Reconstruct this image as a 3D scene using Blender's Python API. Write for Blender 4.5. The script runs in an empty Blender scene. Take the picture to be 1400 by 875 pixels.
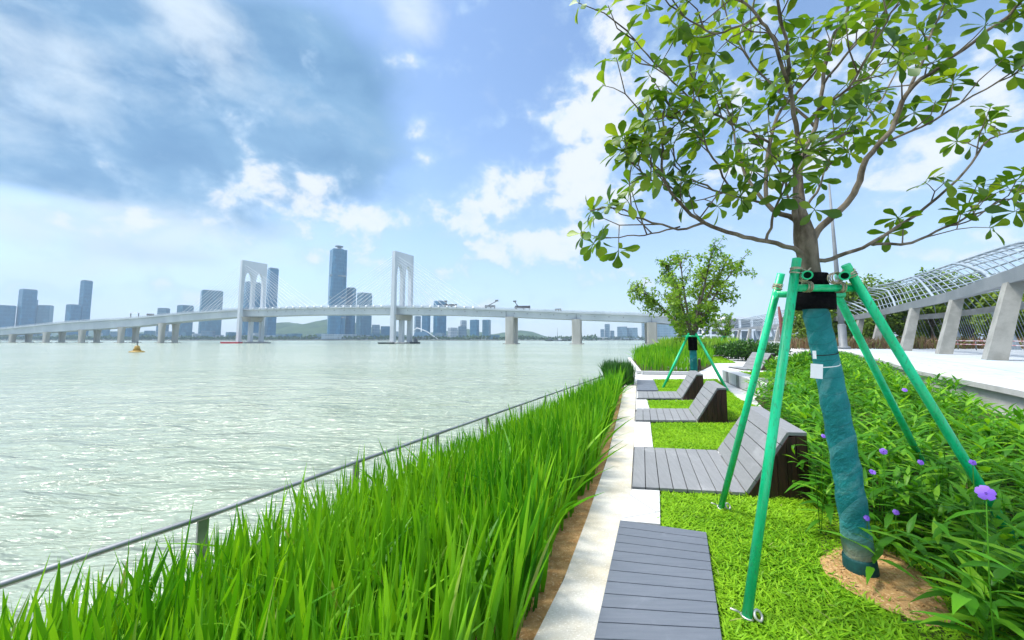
import bpy, bmesh, math, random
import numpy as np
from mathutils import Vector, Matrix, noise

R = math.radians
random.seed(7)
rng = np.random.default_rng(7)
scene = bpy.context.scene
col = scene.collection

# ------------------------------------------------------------------ camera
EYE = 1.65
FPX, CX, CY = 505.0, 700.0, 424.5
PITCH = math.atan(0.078)
cd = bpy.data.cameras.new('camera')
cam = bpy.data.objects.new('camera', cd)
col.objects.link(cam)
cam.location = (0, 0, EYE)
cam.rotation_euler = (R(90) + PITCH, 0, 0)
cd.sensor_width = 36.0
cd.lens = FPX / 1400 * 36
cd.shift_y = -13.0 / 1400
cd.clip_start = 0.05
cd.clip_end = 12000
scene.camera = cam

# ------------------------------------------------------------------ exposure
scene.view_settings.view_transform = 'Standard'
scene.view_settings.look = 'None'
scene.view_settings.exposure = 1.52
scene.view_settings.gamma = 1.0
scene.view_settings.use_curve_mapping = False
scene.cycles.max_bounces = 8
scene.cycles.diffuse_bounces = 3
scene.cycles.transmission_bounces = 3
scene.cycles.glossy_bounces = 3
scene.cycles.volume_bounces = 0
scene.cycles.use_denoising = True

# ------------------------------------------------------------------ sun
SUN_EL, SUN_AZ = R(62), R(-85)          # azimuth from +Y towards +X
sd = bpy.data.lights.new('sun', 'SUN')
sd.energy = 1.5
sd.angle = R(10)
sd.color = (1.0, 0.95, 0.87)
sun = bpy.data.objects.new('sun', sd)
col.objects.link(sun)
sv = Vector((math.sin(SUN_AZ) * math.cos(SUN_EL), math.cos(SUN_AZ) * math.cos(SUN_EL), math.sin(SUN_EL)))
sun.rotation_euler = sv.to_track_quat('Z', 'Y').to_euler()


# ------------------------------------------------------------------ node helper
class NT:
    def __init__(self, tree):
        self.t = tree
        self.n = tree.nodes
        self.l = tree.links

    def node(self, typ, **kw):
        nd = self.n.new(typ)
        for k, v in kw.items():
            setattr(nd, k, v)
        return nd

    def put(self, sock, v):
        if hasattr(v, 'is_linked'):
            self.l.new(v, sock)
        elif v is not None:
            sock.default_value = v

    def math(self, op, a, b=None, c=None, clamp=False):
        nd = self.node('ShaderNodeMath', operation=op, use_clamp=clamp)
        for s, v in zip(nd.inputs, (a, b, c)):
            if v is not None:
                self.put(s, v)
        return nd.outputs[0]

    def mix(self, f, a, b, blend='MIX'):
        nd = self.node('ShaderNodeMix', data_type='RGBA', blend_type=blend)
        self.put(nd.inputs[0], f)
        self.put(nd.inputs[6], a if hasattr(a, 'is_linked') else tuple(a) + (1,) if len(a) == 3 else a)
        self.put(nd.inputs[7], b if hasattr(b, 'is_linked') else tuple(b) + (1,) if len(b) == 3 else b)
        return nd.outputs[2]

    def noise(self, vec, scale, detail=4, rough=0.55, dist=0.0):
        nd = self.node('ShaderNodeTexNoise')
        if vec is not None:
            self.l.new(vec, nd.inputs['Vector'])
        nd.inputs['Scale'].default_value = scale
        nd.inputs['Detail'].default_value = detail
        nd.inputs['Roughness'].default_value = rough
        nd.inputs['Distortion'].default_value = dist
        return nd.outputs['Fac']

    def smooth(self, v, lo, hi, a=0.0, b=1.0):
        nd = self.node('ShaderNodeMapRange', interpolation_type='SMOOTHSTEP')
        self.put(nd.inputs[0], v)
        nd.inputs[1].default_value = lo
        nd.inputs[2].default_value = hi
        nd.inputs[3].default_value = a
        nd.inputs[4].default_value = b
        return nd.outputs[0]

    def lin(self, v, lo, hi, a=0.0, b=1.0):
        nd = self.node('ShaderNodeMapRange')
        self.put(nd.inputs[0], v)
        nd.inputs[1].default_value = lo
        nd.inputs[2].default_value = hi
        nd.inputs[3].default_value = a
        nd.inputs[4].default_value = b
        return nd.outputs[0]

    def mapping(self, vec, scale=(1, 1, 1), rot=(0, 0, 0), loc=(0, 0, 0)):
        nd = self.node('ShaderNodeMapping')
        self.l.new(vec, nd.inputs[0])
        nd.inputs['Location'].default_value = loc
        nd.inputs['Rotation'].default_value = rot
        nd.inputs['Scale'].default_value = scale
        return nd.outputs[0]

    def bump(self, h, strength=0.3, dist=0.02):
        nd = self.node('ShaderNodeBump')
        nd.inputs['Strength'].default_value = strength
        nd.inputs['Distance'].default_value = dist
        self.l.new(h, nd.inputs['Height'])
        return nd.outputs[0]


# ------------------------------------------------------------------ world: sky with clouds
world = bpy.data.worlds.new('World')
scene.world = world
world.use_nodes = True
wt = NT(world.node_tree)
wt.n.clear()
sky = wt.node('ShaderNodeTexSky', sky_type='NISHITA')
sky.sun_disc = False
sky.sun_elevation = SUN_EL
sky.sun_rotation = SUN_AZ
sky.air_density = 1.0
sky.dust_density = 1.0
sky.ozone_density = 2.2
tc = wt.node('ShaderNodeTexCoord')
sep = wt.node('ShaderNodeSeparateXYZ')
wt.l.new(tc.outputs['Generated'], sep.inputs[0])
az = wt.math('ARCTAN2', sep.outputs[0], sep.outputs[1])
el = wt.math('ARCSINE', sep.outputs[2])


def sky_dir(px, py):
    x, y = (px - CX) / FPX, -(py - CY) / FPX
    c, s = math.cos(PITCH), math.sin(PITCH)
    d = Vector((x, c - y * s, s + y * c)).normalized()
    return math.atan2(d.x, d.y), math.asin(d.z)


def blob(px, py, wx, wy, tilt=0.0):
    """soft elliptical patch of sky round a compass direction"""
    a, e = sky_dir(px, py)
    k = math.cos(a) / FPX
    da = wt.math('SUBTRACT', az, a)
    de = wt.math('SUBTRACT', el, e)
    ct, st = math.cos(R(tilt)), math.sin(R(tilt))
    u = wt.math('ADD', wt.math('MULTIPLY', da, ct), wt.math('MULTIPLY', de, st))
    v = wt.math('SUBTRACT', wt.math('MULTIPLY', de, ct), wt.math('MULTIPLY', da, st))
    u = wt.math('DIVIDE', u, wx * k)
    v = wt.math('DIVIDE', v, wy * k)
    r2 = wt.math('ADD', wt.math('MULTIPLY', u, u), wt.math('MULTIPLY', v, v))
    return wt.math('EXPONENT', wt.math('MULTIPLY', r2, -1.0))


def wsum(items):
    out = None
    for w, b in items:
        t = wt.math('MULTIPLY', b, w)
        out = t if out is None else wt.math('ADD', out, t)
    return out


dvec = wt.mapping(tc.outputs['Generated'], scale=(1, 1, 1.7), loc=(0.3, 0.1, 0.0))
n_big = wt.noise(dvec, 3.4, 8, 0.55, 0.4)
n_puff = wt.noise(dvec, 9.0, 9, 0.60, 0.25)
n_soft = wt.noise(dvec, 2.2, 3, 0.5, 0.8)

# crisp cumulus heaps
n_cum = wt.noise(wt.mapping(tc.outputs['Generated'], scale=(1, 1, 1.25), loc=(1.7, 0.4, 0.2)), 11.0, 10, 0.58, 0.15)
cum_bias = wsum([
    (0.46, blob(668, 262, 56, 42, 25)), (0.40, blob(640, 300, 54, 26)), (0.50, blob(800, 225, 70, 84, -35)), (0.40, blob(850, 150, 70, 70)), (0.46, blob(720, 342, 110, 30, 8)),
    (0.42, blob(512, 300, 50, 26)), (0.42, blob(860, 384, 36, 17)), (0.38, blob(848, 10, 50, 30)), (0.36, blob(385, 262, 70, 44, 10)), (0.34, blob(320, 270, 80, 34)),
    (0.26, blob(435, 350, 60, 26)), (0.24, blob(770, 130, 46, 34)), (0.30, blob(1300, 185, 110, 60, 35)), (0.30, blob(1080, 130, 130, 110)), (0.30, blob(980, 260, 110, 50)),
    (0.30, blob(1300, 340, 150, 34)), (0.26, blob(480, 330, 30, 20)), (0.22, blob(640, 425, 260, 22)), (0.24, blob(230, 395, 60, 18)), (0.20, blob(90, 350, 50, 20)), (0.27, blob(130, 292, 150, 26, 6)), (0.25, blob(270, 335, 90, 22)), (0.24, blob(40, 400, 80, 22)), (0.22, blob(560, 385, 90, 26)),
])
cum_n = wt.math('ADD', wt.math('MULTIPLY', wt.math('SUBTRACT', n_cum, 0.5), 1.75), wt.math('MULTIPLY', wt.math('SUBTRACT', n_big, 0.5), 0.7))
wmask = wt.smooth(wt.math('ADD', cum_n, cum_bias), 0.08, 0.58)
# soft bright veils inside the grey sheet
soft_bias = wsum([
    (0.44, blob(265, 15, 90, 50, -30)), (0.30, blob(60, 60, 110, 60)), (0.34, blob(150, 300, 210, 34, 6)),
    (0.30, blob(300, 345, 170, 40)), (0.30, blob(70, 385, 170, 45)), (0.30, blob(560, 15, 50, 36)), (0.22, blob(20, 150, 70, 50)),
])
smask = wt.smooth(wt.math('ADD', wt.math('ADD', wt.math('MULTIPLY', n_big, 0.25), wt.math('MULTIPLY', n_puff, 0.70)), soft_bias), 0.50, 0.98)
# grey-blue shaded cloud sheet on the left
grey_bias = wsum([
    (0.62, blob(230, 190, 300, 80, 4)), (0.50, blob(430, 130, 120, 100, 30)), (0.46, blob(80, 225, 190, 45)),
    (0.40, blob(110, 60, 170, 90)), (0.34, blob(290, 300, 120, 24, -8)), (0.34, blob(200, 345, 120, 20)), (0.40, blob(330, 60, 160, 80)),
])
gmask = wt.smooth(wt.math('ADD', wt.math('ADD', wt.math('MULTIPLY', n_big, 0.45), wt.math('MULTIPLY', n_puff, 0.3)), grey_bias), 0.50, 0.86)
# elsewhere (behind the viewer): broken cloud, unseen, kept extra bright to light the scene
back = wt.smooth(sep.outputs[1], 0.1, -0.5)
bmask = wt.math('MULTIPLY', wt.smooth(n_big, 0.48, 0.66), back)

hs = wt.node('ShaderNodeHueSaturation')
hs.inputs['Saturation'].default_value = 0.95
wt.l.new(sky.outputs[0], hs.inputs['Color'])
SKYK = 0.085
skyc = wt.mix(1.0, hs.outputs[0], (SKYK * 0.80, SKYK * 0.92, SKYK * 1.0), 'MULTIPLY')
# pale veil of moist air low over the horizon
veil = wt.math('EXPONENT', wt.math('MULTIPLY', wt.math('ABSOLUTE', el), -6.0))
c0 = wt.mix(wt.math('MULTIPLY', veil, 0.9), skyc, (0.295, 0.335, 0.365))
GREY = (0.055, 0.120, 0.208)
WHITE = (0.335, 0.35, 0.365)
gtone = wt.mix(wt.smooth(wt.math('ADD', wt.math('MULTIPLY', n_soft, 0.5), wt.math('MULTIPLY', n_puff, 0.5)), 0.38, 0.62), GREY, (0.088, 0.165, 0.255))
c1 = wt.mix(wt.math('MULTIPLY', gmask, 0.95), c0, gtone)
wtone = wt.mix(wt.smooth(wt.math('ADD', wmask, wt.math('MULTIPLY', wt.math('SUBTRACT', n_puff, 0.5), 1.6)), 0.30, 0.95), (0.205, 0.28, 0.365), WHITE)
c1 = wt.mix(wt.math('MULTIPLY', smask, 0.85), c1, (0.285, 0.325, 0.365))
c2 = wt.mix(wt.math('MULTIPLY', wmask, 0.95), c1, wtone)
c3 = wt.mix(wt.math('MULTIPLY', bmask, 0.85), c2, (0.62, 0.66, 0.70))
# bright glow added round sun and zenith, out of view, for soft light
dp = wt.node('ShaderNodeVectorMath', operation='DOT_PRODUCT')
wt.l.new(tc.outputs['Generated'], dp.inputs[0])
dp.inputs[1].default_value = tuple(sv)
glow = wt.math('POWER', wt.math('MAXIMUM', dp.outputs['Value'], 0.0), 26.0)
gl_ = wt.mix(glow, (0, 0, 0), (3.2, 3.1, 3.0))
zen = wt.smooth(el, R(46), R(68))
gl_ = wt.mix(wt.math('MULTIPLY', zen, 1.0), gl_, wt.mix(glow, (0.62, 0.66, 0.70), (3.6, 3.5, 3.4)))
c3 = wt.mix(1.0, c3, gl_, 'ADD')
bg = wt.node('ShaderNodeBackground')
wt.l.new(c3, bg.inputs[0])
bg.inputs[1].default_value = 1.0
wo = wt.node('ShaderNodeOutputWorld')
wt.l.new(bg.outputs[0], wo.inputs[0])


# ------------------------------------------------------------------ places: surveyed points -> world
def ray(px, py):
    x, y = (px - CX) / FPX, -(py - CY) / FPX
    c, s = math.cos(PITCH), math.sin(PITCH)
    return Vector((x, c - y * s, s + y * c))


def G(px, py, z=0.0):
    d = ray(px, py)
    t = (z - EYE) / d.z
    return Vector((d.x * t, d.y * t, z))


def P(px, py, Y):
    d = ray(px, py)
    t = Y / d.y
    return Vector((d.x * t, Y, EYE + d.z * t))


# ------------------------------------------------------------------ object helpers
def tag(o, label=None, cat=None, group=None, kind=None):
    if label:
        o['label'] = label
    if cat:
        o['category'] = cat
    if group:
        o['group'] = group
    if kind:
        o['kind'] = kind
    return o


def thing(name, label, cat, loc=(0, 0, 0), group=None, rz=0.0):
    o = bpy.data.objects.new(name, None)
    o.empty_display_size = 0.2
    o.location = loc
    o.rotation_euler = (0, 0, rz)
    col.objects.link(o)
    return tag(o, label, cat, group)


def link(name, me, mat, parent=None, world=False):
    o = bpy.data.objects.new(name, me)
    if mat is not None:
        me.materials.append(mat)
    col.objects.link(o)
    if parent is not None:
        o.parent = parent
        if world:
            o.location = -origin(parent)
    return o


def origin(o):
    v = Vector(o.location)
    while o.parent is not None:
        o = o.parent
        v = v + Vector(o.location)
    return v


def copy_tree(o, parent=None):
    c = o.copy()
    col.objects.link(c)
    c.parent = parent
    for ch in list(o.children):
        copy_tree(ch, c)
    return c


class MB:
    def __init__(self):
        self.v = []
        self.f = []
        self.s = []

    def add(self, vs, fs, smooth=False):
        b = len(self.v)
        self.v += [tuple(q) for q in vs]
        self.f += [tuple(b + i for i in q) for q in fs]
        self.s += [smooth] * len(fs)
        return self

    def box(self, c, s, rot=None):
        c = Vector(c)
        vs = []
        for dx in (-.5, .5):
            for dy in (-.5, .5):
                for dz in (-.5, .5):
                    p = Vector((dx * s[0], dy * s[1], dz * s[2]))
                    if rot is not None:
                        p = rot @ p
                    vs.append(c + p)
        fs = [(0, 1, 3, 2), (4, 6, 7, 5), (0, 4, 5, 1), (2, 3, 7, 6), (0, 2, 6, 4), (1, 5, 7, 3)]
        return self.add(vs, fs)

    def prism(self, poly, vec):
        """closed polygon (3-D points) extruded along vec"""
        n = len(poly)
        vec = Vector(vec)
        a = [Vector(q) for q in poly]
        vs = a + [q + vec for q in a]
        fs = [tuple(range(n - 1, -1, -1)), tuple(range(n, 2 * n))]
        for i in range(n):
            j = (i + 1) % n
            fs.append((i, j, n + j, n + i))
        return self.add(vs, fs)

    def tube(self, path, rad, n=8, cap=True):
        path = [Vector(q) for q in path]
        m = len(path)
        if not hasattr(rad, '__len__'):
            rad = [rad] * m
        t0 = (path[1] - path[0]).normalized()
        ref = Vector((0, 0, 1)) if abs(t0.z) < 0.9 else Vector((1, 0, 0))
        u = t0.cross(ref).normalized()
        vs, fs = [], []
        for i in range(m):
            if i == 0:
                t = t0
            elif i == m - 1:
                t = (path[-1] - path[-2]).normalized()
            else:
                t = (path[i + 1] - path[i - 1]).normalized()
            u = (u - t * u.dot(t))
            u = u.normalized() if u.length > 1e-6 else t.orthogonal().normalized()
            w = t.cross(u)
            for k in range(n):
                a = 2 * math.pi * k / n
                vs.append(path[i] + (u * math.cos(a) + w * math.sin(a)) * rad[i])
        for i in range(m - 1):
            for k in range(n):
                k2 = (k + 1) % n
                fs.append((i * n + k, i * n + k2, (i + 1) * n + k2, (i + 1) * n + k))
        self.add(vs, fs, True)
        if cap:
            b = len(self.v) - len(vs)
            self.f += [tuple(b + k for k in range(n - 1, -1, -1)), tuple(b + (m - 1) * n + k for k in range(n))]
            self.s += [False, False]
        return self

    def lathe(self, c, prof, n=20):
        c = Vector(c)
        vs, fs = [], []
        for r, z in prof:
            for k in range(n):
                a = 2 * math.pi * k / n
                vs.append(c + Vector((r * math.cos(a), r * math.sin(a), z)))
        for i in range(len(prof) - 1):
            for k in range(n):
                k2 = (k + 1) % n
                fs.append((i * n + k, i * n + k2, (i + 1) * n + k2, (i + 1) * n + k))
        fs.append(tuple(range(n - 1, -1, -1)))
        fs.append(tuple((len(prof) - 1) * n + k for k in range(n)))
        return self.add(vs, fs, True)

    def torus(self, c, axis, r, rr, n=14, m=6):
        c, axis = Vector(c), Vector(axis).normalized()
        u = axis.orthogonal().normalized()
        w = axis.cross(u)
        vs, fs = [], []
        for i in range(n):
            a = 2 * math.pi * i / n
            d = u * math.cos(a) + w * math.sin(a)
            for k in range(m):
                b = 2 * math.pi * k / m
                vs.append(c + d * (r + rr * math.cos(b)) + axis * rr * math.sin(b))
        for i in range(n):
            for k in range(m):
                i2, k2 = (i + 1) % n, (k + 1) % m
                fs.append((i * m + k, i2 * m + k, i2 * m + k2, i * m + k2))
        return self.add(vs, fs, True)

    def build(self, name, mat, parent=None, world=False, bevel=0.0):
        me = bpy.data.meshes.new(name)
        me.from_pydata(self.v, [], self.f)
        me.polygons.foreach_set('use_smooth', self.s)
        bm = bmesh.new()
        bm.from_mesh(me)
        bmesh.ops.recalc_face_normals(bm, faces=bm.faces)
        bm.to_mesh(me)
        bm.free()
        me.update()
        o = link(name, me, mat, parent, world)
        if bevel:
            md = o.modifiers.new('bevel', 'BEVEL')
            md.width = bevel
            md.segments = 2
            md.limit_method = 'ANGLE'
            md.angle_limit = R(40)
        return o


def sheet(name, pts, z, mat, kind='structure', thick=0.0):
    """flat polygon lying on the ground (triangulated by blender)"""
    mb = MB()
    ring = [(q[0], q[1], z) for q in pts]
    if thick:
        mb.prism([(q[0], q[1], z - thick) for q in pts], (0, 0, thick))
    else:
        mb.add(ring, [tuple(range(len(ring)))])
    o = mb.build(name, mat)
    me = o.data
    if not thick and me.polygons and me.polygons[0].normal.z < 0:
        me.flip_normals()
    if kind:
        o['kind'] = kind
    return o


def np_mesh(name, V, F, mat, parent=None, world=False, smooth=True):
    """V (n,3) float, F (m,4) int"""
    me = bpy.data.meshes.new(name)
    V = np.ascontiguousarray(V, dtype=np.float32)
    F = np.ascontiguousarray(F, dtype=np.int32)
    me.vertices.add(len(V))
    me.vertices.foreach_set('co', V.ravel())
    me.loops.add(F.size)
    me.loops.foreach_set('vertex_index', F.ravel())
    me.polygons.add(len(F))
    k = F.shape[1]
    me.polygons.foreach_set('loop_start', np.arange(0, F.size, k, dtype=np.int32))
    me.polygons.foreach_set('loop_total', np.full(len(F), k, dtype=np.int32))
    me.update(calc_edges=True)
    me.polygons.foreach_set('use_smooth', np.full(len(F), smooth, dtype=bool))
    return link(name, me, mat, parent, world)


def unit(A):
    return A / np.maximum(np.linalg.norm(A, axis=1, keepdims=True), 1e-9)


def leaves(Pb, D, N, L, W, prof, bend=0.0, Bd=None, fold=0.0):
    """many leaves as one vertex/face pair. Pb base, D direction, N rough normal, prof = [(t, halfwidth 0..1)].
    bend curves the leaf along -N (or along Bd)"""
    n = len(Pb)
    D = unit(D)
    S = unit(np.cross(D, N))
    Nn = np.cross(S, D)
    B = -Nn if Bd is None else Bd
    L = np.asarray(L).reshape(-1, 1)
    W = np.asarray(W).reshape(-1, 1)
    bend = np.asarray(bend, dtype=float).reshape(-1, 1) if np.ndim(bend) else np.full((n, 1), bend)
    m = len(prof)
    cols = 3 if fold else 2
    V = np.empty((n, m, cols, 3))
    for j, (t, w) in enumerate(prof):
        c = Pb + D * (L * t) + B * (L * bend * t * t)
        if fold:
            V[:, j, 0] = c - S * (W * w) + Nn * (W * w * fold)
            V[:, j, 1] = c
            V[:, j, 2] = c + S * (W * w) + Nn * (W * w * fold)
        else:
            V[:, j, 0] = c - S * (W * w)
            V[:, j, 1] = c + S * (W * w)
    base = (np.arange(n) * m * cols)[:, None]
    Fs = []
    for j in range(m - 1):
        for k in range(cols - 1):
            a = j * cols + k
            Fs.append(np.concatenate([base + a, base + a + 1, base + a + 1 + cols, base + a + cols], axis=1))
    F = np.concatenate(Fs, axis=0)
    return V.reshape(-1, 3), F


def merge(parts):
    Vs, Fs, b = [], [], 0
    for V, F in parts:
        Vs.append(V)
        Fs.append(F + b)
        b += len(V)
    return np.concatenate(Vs), np.concatenate(Fs)


def in_poly(X, Y, poly):
    inside = np.zeros(len(X), dtype=bool)
    n = len(poly)
    for i in range(n):
        x1, y1 = poly[i][0], poly[i][1]
        x2, y2 = poly[(i + 1) % n][0], poly[(i + 1) % n][1]
        c = ((y1 > Y) != (y2 > Y)) & (X < (x2 - x1) * (Y - y1) / (y2 - y1 + 1e-12) + x1)
        inside ^= c
    return inside


def scatter(poly, n):
    xs = [q[0] for q in poly]
    ys = [q[1] for q in poly]
    X = rng.uniform(min(xs), max(xs), n)
    Y = rng.uniform(min(ys), max(ys), n)
    k = in_poly(X, Y, poly)
    return X[k], Y[k]


def area_box(poly):
    xs = [q[0] for q in poly]
    ys = [q[1] for q in poly]
    return (max(xs) - min(xs)) * (max(ys) - min(ys))


def value_noise(X, Y, s, seed=0):
    return np.array([noise.noise(Vector((x * s, y * s, seed))) for x, y in zip(X, Y)])


# ------------------------------------------------------------------ materials
MATS = {}


def new_mat(name):
    m = bpy.data.materials.new(name)
    m.use_nodes = True
    t = NT(m.node_tree)
    t.n.clear()
    out = t.node('ShaderNodeOutputMaterial')
    return m, t, out


def principled(t, out, color, rough=0.5, spec=0.5, metal=0.0, normal=None):
    b = t.node('ShaderNodeBsdfPrincipled')
    t.put(b.inputs['Base Color'], color if hasattr(color, 'is_linked') else tuple(color) + (1,))
    t.put(b.inputs['Roughness'], rough)
    b.inputs['Specular IOR Level'].default_value = spec
    b.inputs['Metallic'].default_value = metal
    if normal is not None:
        t.l.new(normal, b.inputs['Normal'])
    t.l.new(b.outputs[0], out.inputs[0])
    return b


def surf(name, c1, c2, scale=6.0, rough=0.6, spec=0.4, metal=0.0, bump=0.1, detail=6, stretch=(1, 1, 1), lo=0.35, hi=0.65, speck=None):
    """generic procedural surface: two tones mixed by noise, a little bump"""
    if name in MATS:
        return MATS[name]
    m, t, out = new_mat(name)
    g = t.node('ShaderNodeNewGeometry')
    tcn = t.node('ShaderNodeTexCoord')
    vec = t.mapping(tcn.outputs['Object'], scale=stretch)
    f = t.noise(vec, scale, detail, 0.6)
    c = t.mix(t.smooth(f, lo, hi), c1, c2)
    if speck:
        sp = t.noise(vec, speck[0], 2, 0.5)
        c = t.mix(t.smooth(sp, 0.55, 0.72), c, speck[1])
    nb = t.bump(t.noise(vec, scale * 6, 4, 0.6), bump, 0.01) if bump else None
    rr = t.lin(f, 0.2, 0.8, max(rough - 0.12, 0.05), min(rough + 0.12, 1.0))
    principled(t, out, c, rr, spec, metal, nb)
    MATS[name] = m
    return m


def board_mat(name, c1, c2, stretch, rough=.58, bump=.14):
    m, t, out = new_mat(name)
    g = t.node('ShaderNodeNewGeometry')
    tcn = t.node('ShaderNodeTexCoord')
    v = t.mapping(tcn.outputs['Object'], scale=stretch)
    f = t.noise(v, 3.0, 6, 0.6)
    c = t.mix(t.smooth(f, .3, .7), c1, c2)
    c = t.mix(t.lin(g.outputs['Random Per Island'], 0, 1, 0.0, 0.30), c, tuple(x * .72 for x in c1))
    st = t.noise(tcn.outputs['Object'], 2.3, 6, 0.68, 0.6)
    c = t.mix(t.smooth(st, .55, .72, 0, .35), c, tuple(min(1, x * 1.5 + .02) for x in c2))
    dk = t.noise(tcn.outputs['Object'], 9.0, 5, 0.7)
    c = t.mix(t.smooth(dk, .62, .75, 0, .4), c, tuple(x * .55 for x in c1))
    principled(t, out, c, t.lin(st, .3, .7, rough - .12, rough + .12), .45, 0, t.bump(t.noise(v, 22, 4, .6), bump, .01))
    MATS[name] = m
    return m


def leaf_mat(name, dark, mid, light, trans=0.35, gloss=0.12, rough=0.4, patch=0.0):
    """leaf blades: tint per blade, light passing through"""
    if name in MATS:
        return MATS[name]
    m, t, out = new_mat(name)
    g = t.node('ShaderNodeNewGeometry')
    r = g.outputs['Random Per Island']
    c = t.mix(t.lin(r, 0.0, 0.55), dark, mid)
    c = t.mix(t.smooth(r, 0.55, 1.0), c, light)
    if patch:
        pn = t.noise(g.outputs['Position'], patch, 3, 0.5)
        c = t.mix(t.smooth(pn, 0.35, 0.68, 0.0, 0.55), c, light)
    d = t.node('ShaderNodeBsdfDiffuse')
    t.l.new(c, d.inputs[0])
    tr = t.node('ShaderNodeBsdfTranslucent')
    ct = t.mix(1.0, c, (1.25, 1.2, 0.55), 'MULTIPLY')
    t.l.new(ct, tr.inputs[0])
    mx = t.node('ShaderNodeMixShader')
    mx.inputs[0].default_value = trans
    t.l.new(d.outputs[0], mx.inputs[1])
    t.l.new(tr.outputs[0], mx.inputs[2])
    gl = t.node('ShaderNodeBsdfGlossy')
    gl.inputs['Roughness'].default_value = rough
    gl.inputs['Color'].default_value = (0.9, 0.95, 0.9, 1)
    lw = t.node('ShaderNodeLayerWeight')
    fm = t.math('ADD', gloss * 0.22, t.math('MULTIPLY', t.math('POWER', lw.outputs['Facing'], 4.0), gloss * 1.6), clamp=True)
    m2 = t.node('ShaderNodeMixShader')
    t.l.new(fm, m2.inputs[0])
    t.l.new(mx.outputs[0], m2.inputs[1])
    t.l.new(gl.outputs[0], m2.inputs[2])
    t.l.new(m2.outputs[0], out.inputs[0])
    MATS[name] = m
    return m


M_REED = leaf_mat('reed_leaf', (0.025, 0.16, 0.004), (0.075, 0.30, 0.006), (0.22, 0.47, 0.015), 0.45, 0.05, 0.45, patch=0.9)
M_REED2 = leaf_mat('reed_leaf_pale', (0.14, 0.30, 0.02), (0.22, 0.42, 0.03), (0.36, 0.52, 0.07), 0.42, 0.06, 0.5)
M_REEDD = leaf_mat('reed_leaf_dark', (0.02, 0.08, 0.012), (0.035, 0.12, 0.016), (0.05, 0.16, 0.02), 0.35, 0.08, 0.45)
M_STRAW = leaf_mat('dry_leaf', (0.30, 0.27, 0.10), (0.26, 0.36, 0.07), (0.20, 0.36, 0.05), 0.4, 0.06)
M_LAWN = leaf_mat('lawn_blade', (0.09, 0.25, 0.004), (0.18, 0.40, 0.008), (0.31, 0.54, 0.02), 0.40, 0.04, 0.5, patch=1.2)
M_RUEL = leaf_mat('ruellia_leaf', (0.038, 0.15, 0.008), (0.075, 0.26, 0.012), (0.21, 0.44, 0.022), 0.42, 0.055, 0.38)
M_TREE = leaf_mat('tree_leaf', (0.04, 0.11, 0.005), (0.10, 0.20, 0.008), (0.23, 0.33, 0.018), 0.5, 0.12, 0.4)
M_TREE2 = leaf_mat('small_tree_leaf', (0.055, 0.15, 0.010), (0.125, 0.27, 0.018), (0.28, 0.42, 0.03), 0.45, 0.08, 0.4, patch=0.6)
M_BUSH = leaf_mat('hedge_leaf', (0.018, 0.065, 0.010), (0.035, 0.11, 0.014), (0.075, 0.20, 0.02), 0.35, 0.1, 0.4)
M_FARTREE = leaf_mat('grove_leaf', (0.05, 0.12, 0.012), (0.11, 0.21, 0.02), (0.22, 0.31, 0.035), 0.4, 0.05, 0.5, patch=0.2)
M_BROWNREED = leaf_mat('withered_reed', (0.10, 0.065, 0.04), (0.19, 0.12, 0.075), (0.17, 0.21, 0.06), 0.3, 0.04, 0.6)
M_SHORE = leaf_mat('shore_tree_leaf', (0.03, 0.07, 0.02), (0.05, 0.10, 0.03), (0.08, 0.14, 0.04), 0.3, 0.04, 0.6)
M_PETAL = leaf_mat('violet_petal', (0.22, 0.10, 0.62), (0.27, 0.13, 0.72), (0.34, 0.18, 0.80), 0.35, 0.04, 0.6)

M_SOIL = surf('soil', (0.33, 0.185, 0.07), (0.47, 0.29, 0.125), 14, 0.95, 0.1, bump=0.8, speck=(60, (0.54, 0.38, 0.20)))
M_DARKSOIL = surf('dark_soil', (0.035, 0.045, 0.015), (0.075, 0.07, 0.03), 9, 0.95, 0.1, bump=0.6)
M_TURF = surf('turf_base', (0.05, 0.12, 0.005), (0.11, 0.21, 0.01), 9, 0.95, 0.1, bump=0.6)
def pave_mat(name, c1, c2, joint, bw, bh, mortar=.012, rz=0.0):
    m, t, out = new_mat(name)
    g = t.node('ShaderNodeNewGeometry')
    v = t.mapping(g.outputs['Position'], rot=(0, 0, rz))
    b = t.node('ShaderNodeTexBrick')
    t.l.new(v, b.inputs['Vector'])
    b.inputs['Color1'].default_value = c1 + (1,)
    b.inputs['Color2'].default_value = c2 + (1,)
    b.inputs['Mortar'].default_value = joint + (1,)
    b.inputs['Scale'].default_value = 1.0
    b.inputs['Mortar Size'].default_value = mortar
    b.inputs['Brick Width'].default_value = bw
    b.inputs['Row Height'].default_value = bh
    n1 = t.noise(g.outputs['Position'], 1.1, 6, 0.65)
    c = t.mix(t.smooth(n1, .45, .72, 0, .30), b.outputs['Color'], tuple(x * .72 for x in c1))
    sp = t.noise(g.outputs['Position'], 160, 3, 0.6)
    c = t.mix(t.smooth(sp, .5, .7, 0, .35), c, tuple(x * .7 for x in c1))
    principled(t, out, c, .68, .3, 0, t.bump(sp, .15, .01))
    MATS[name] = m
    return m


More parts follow.
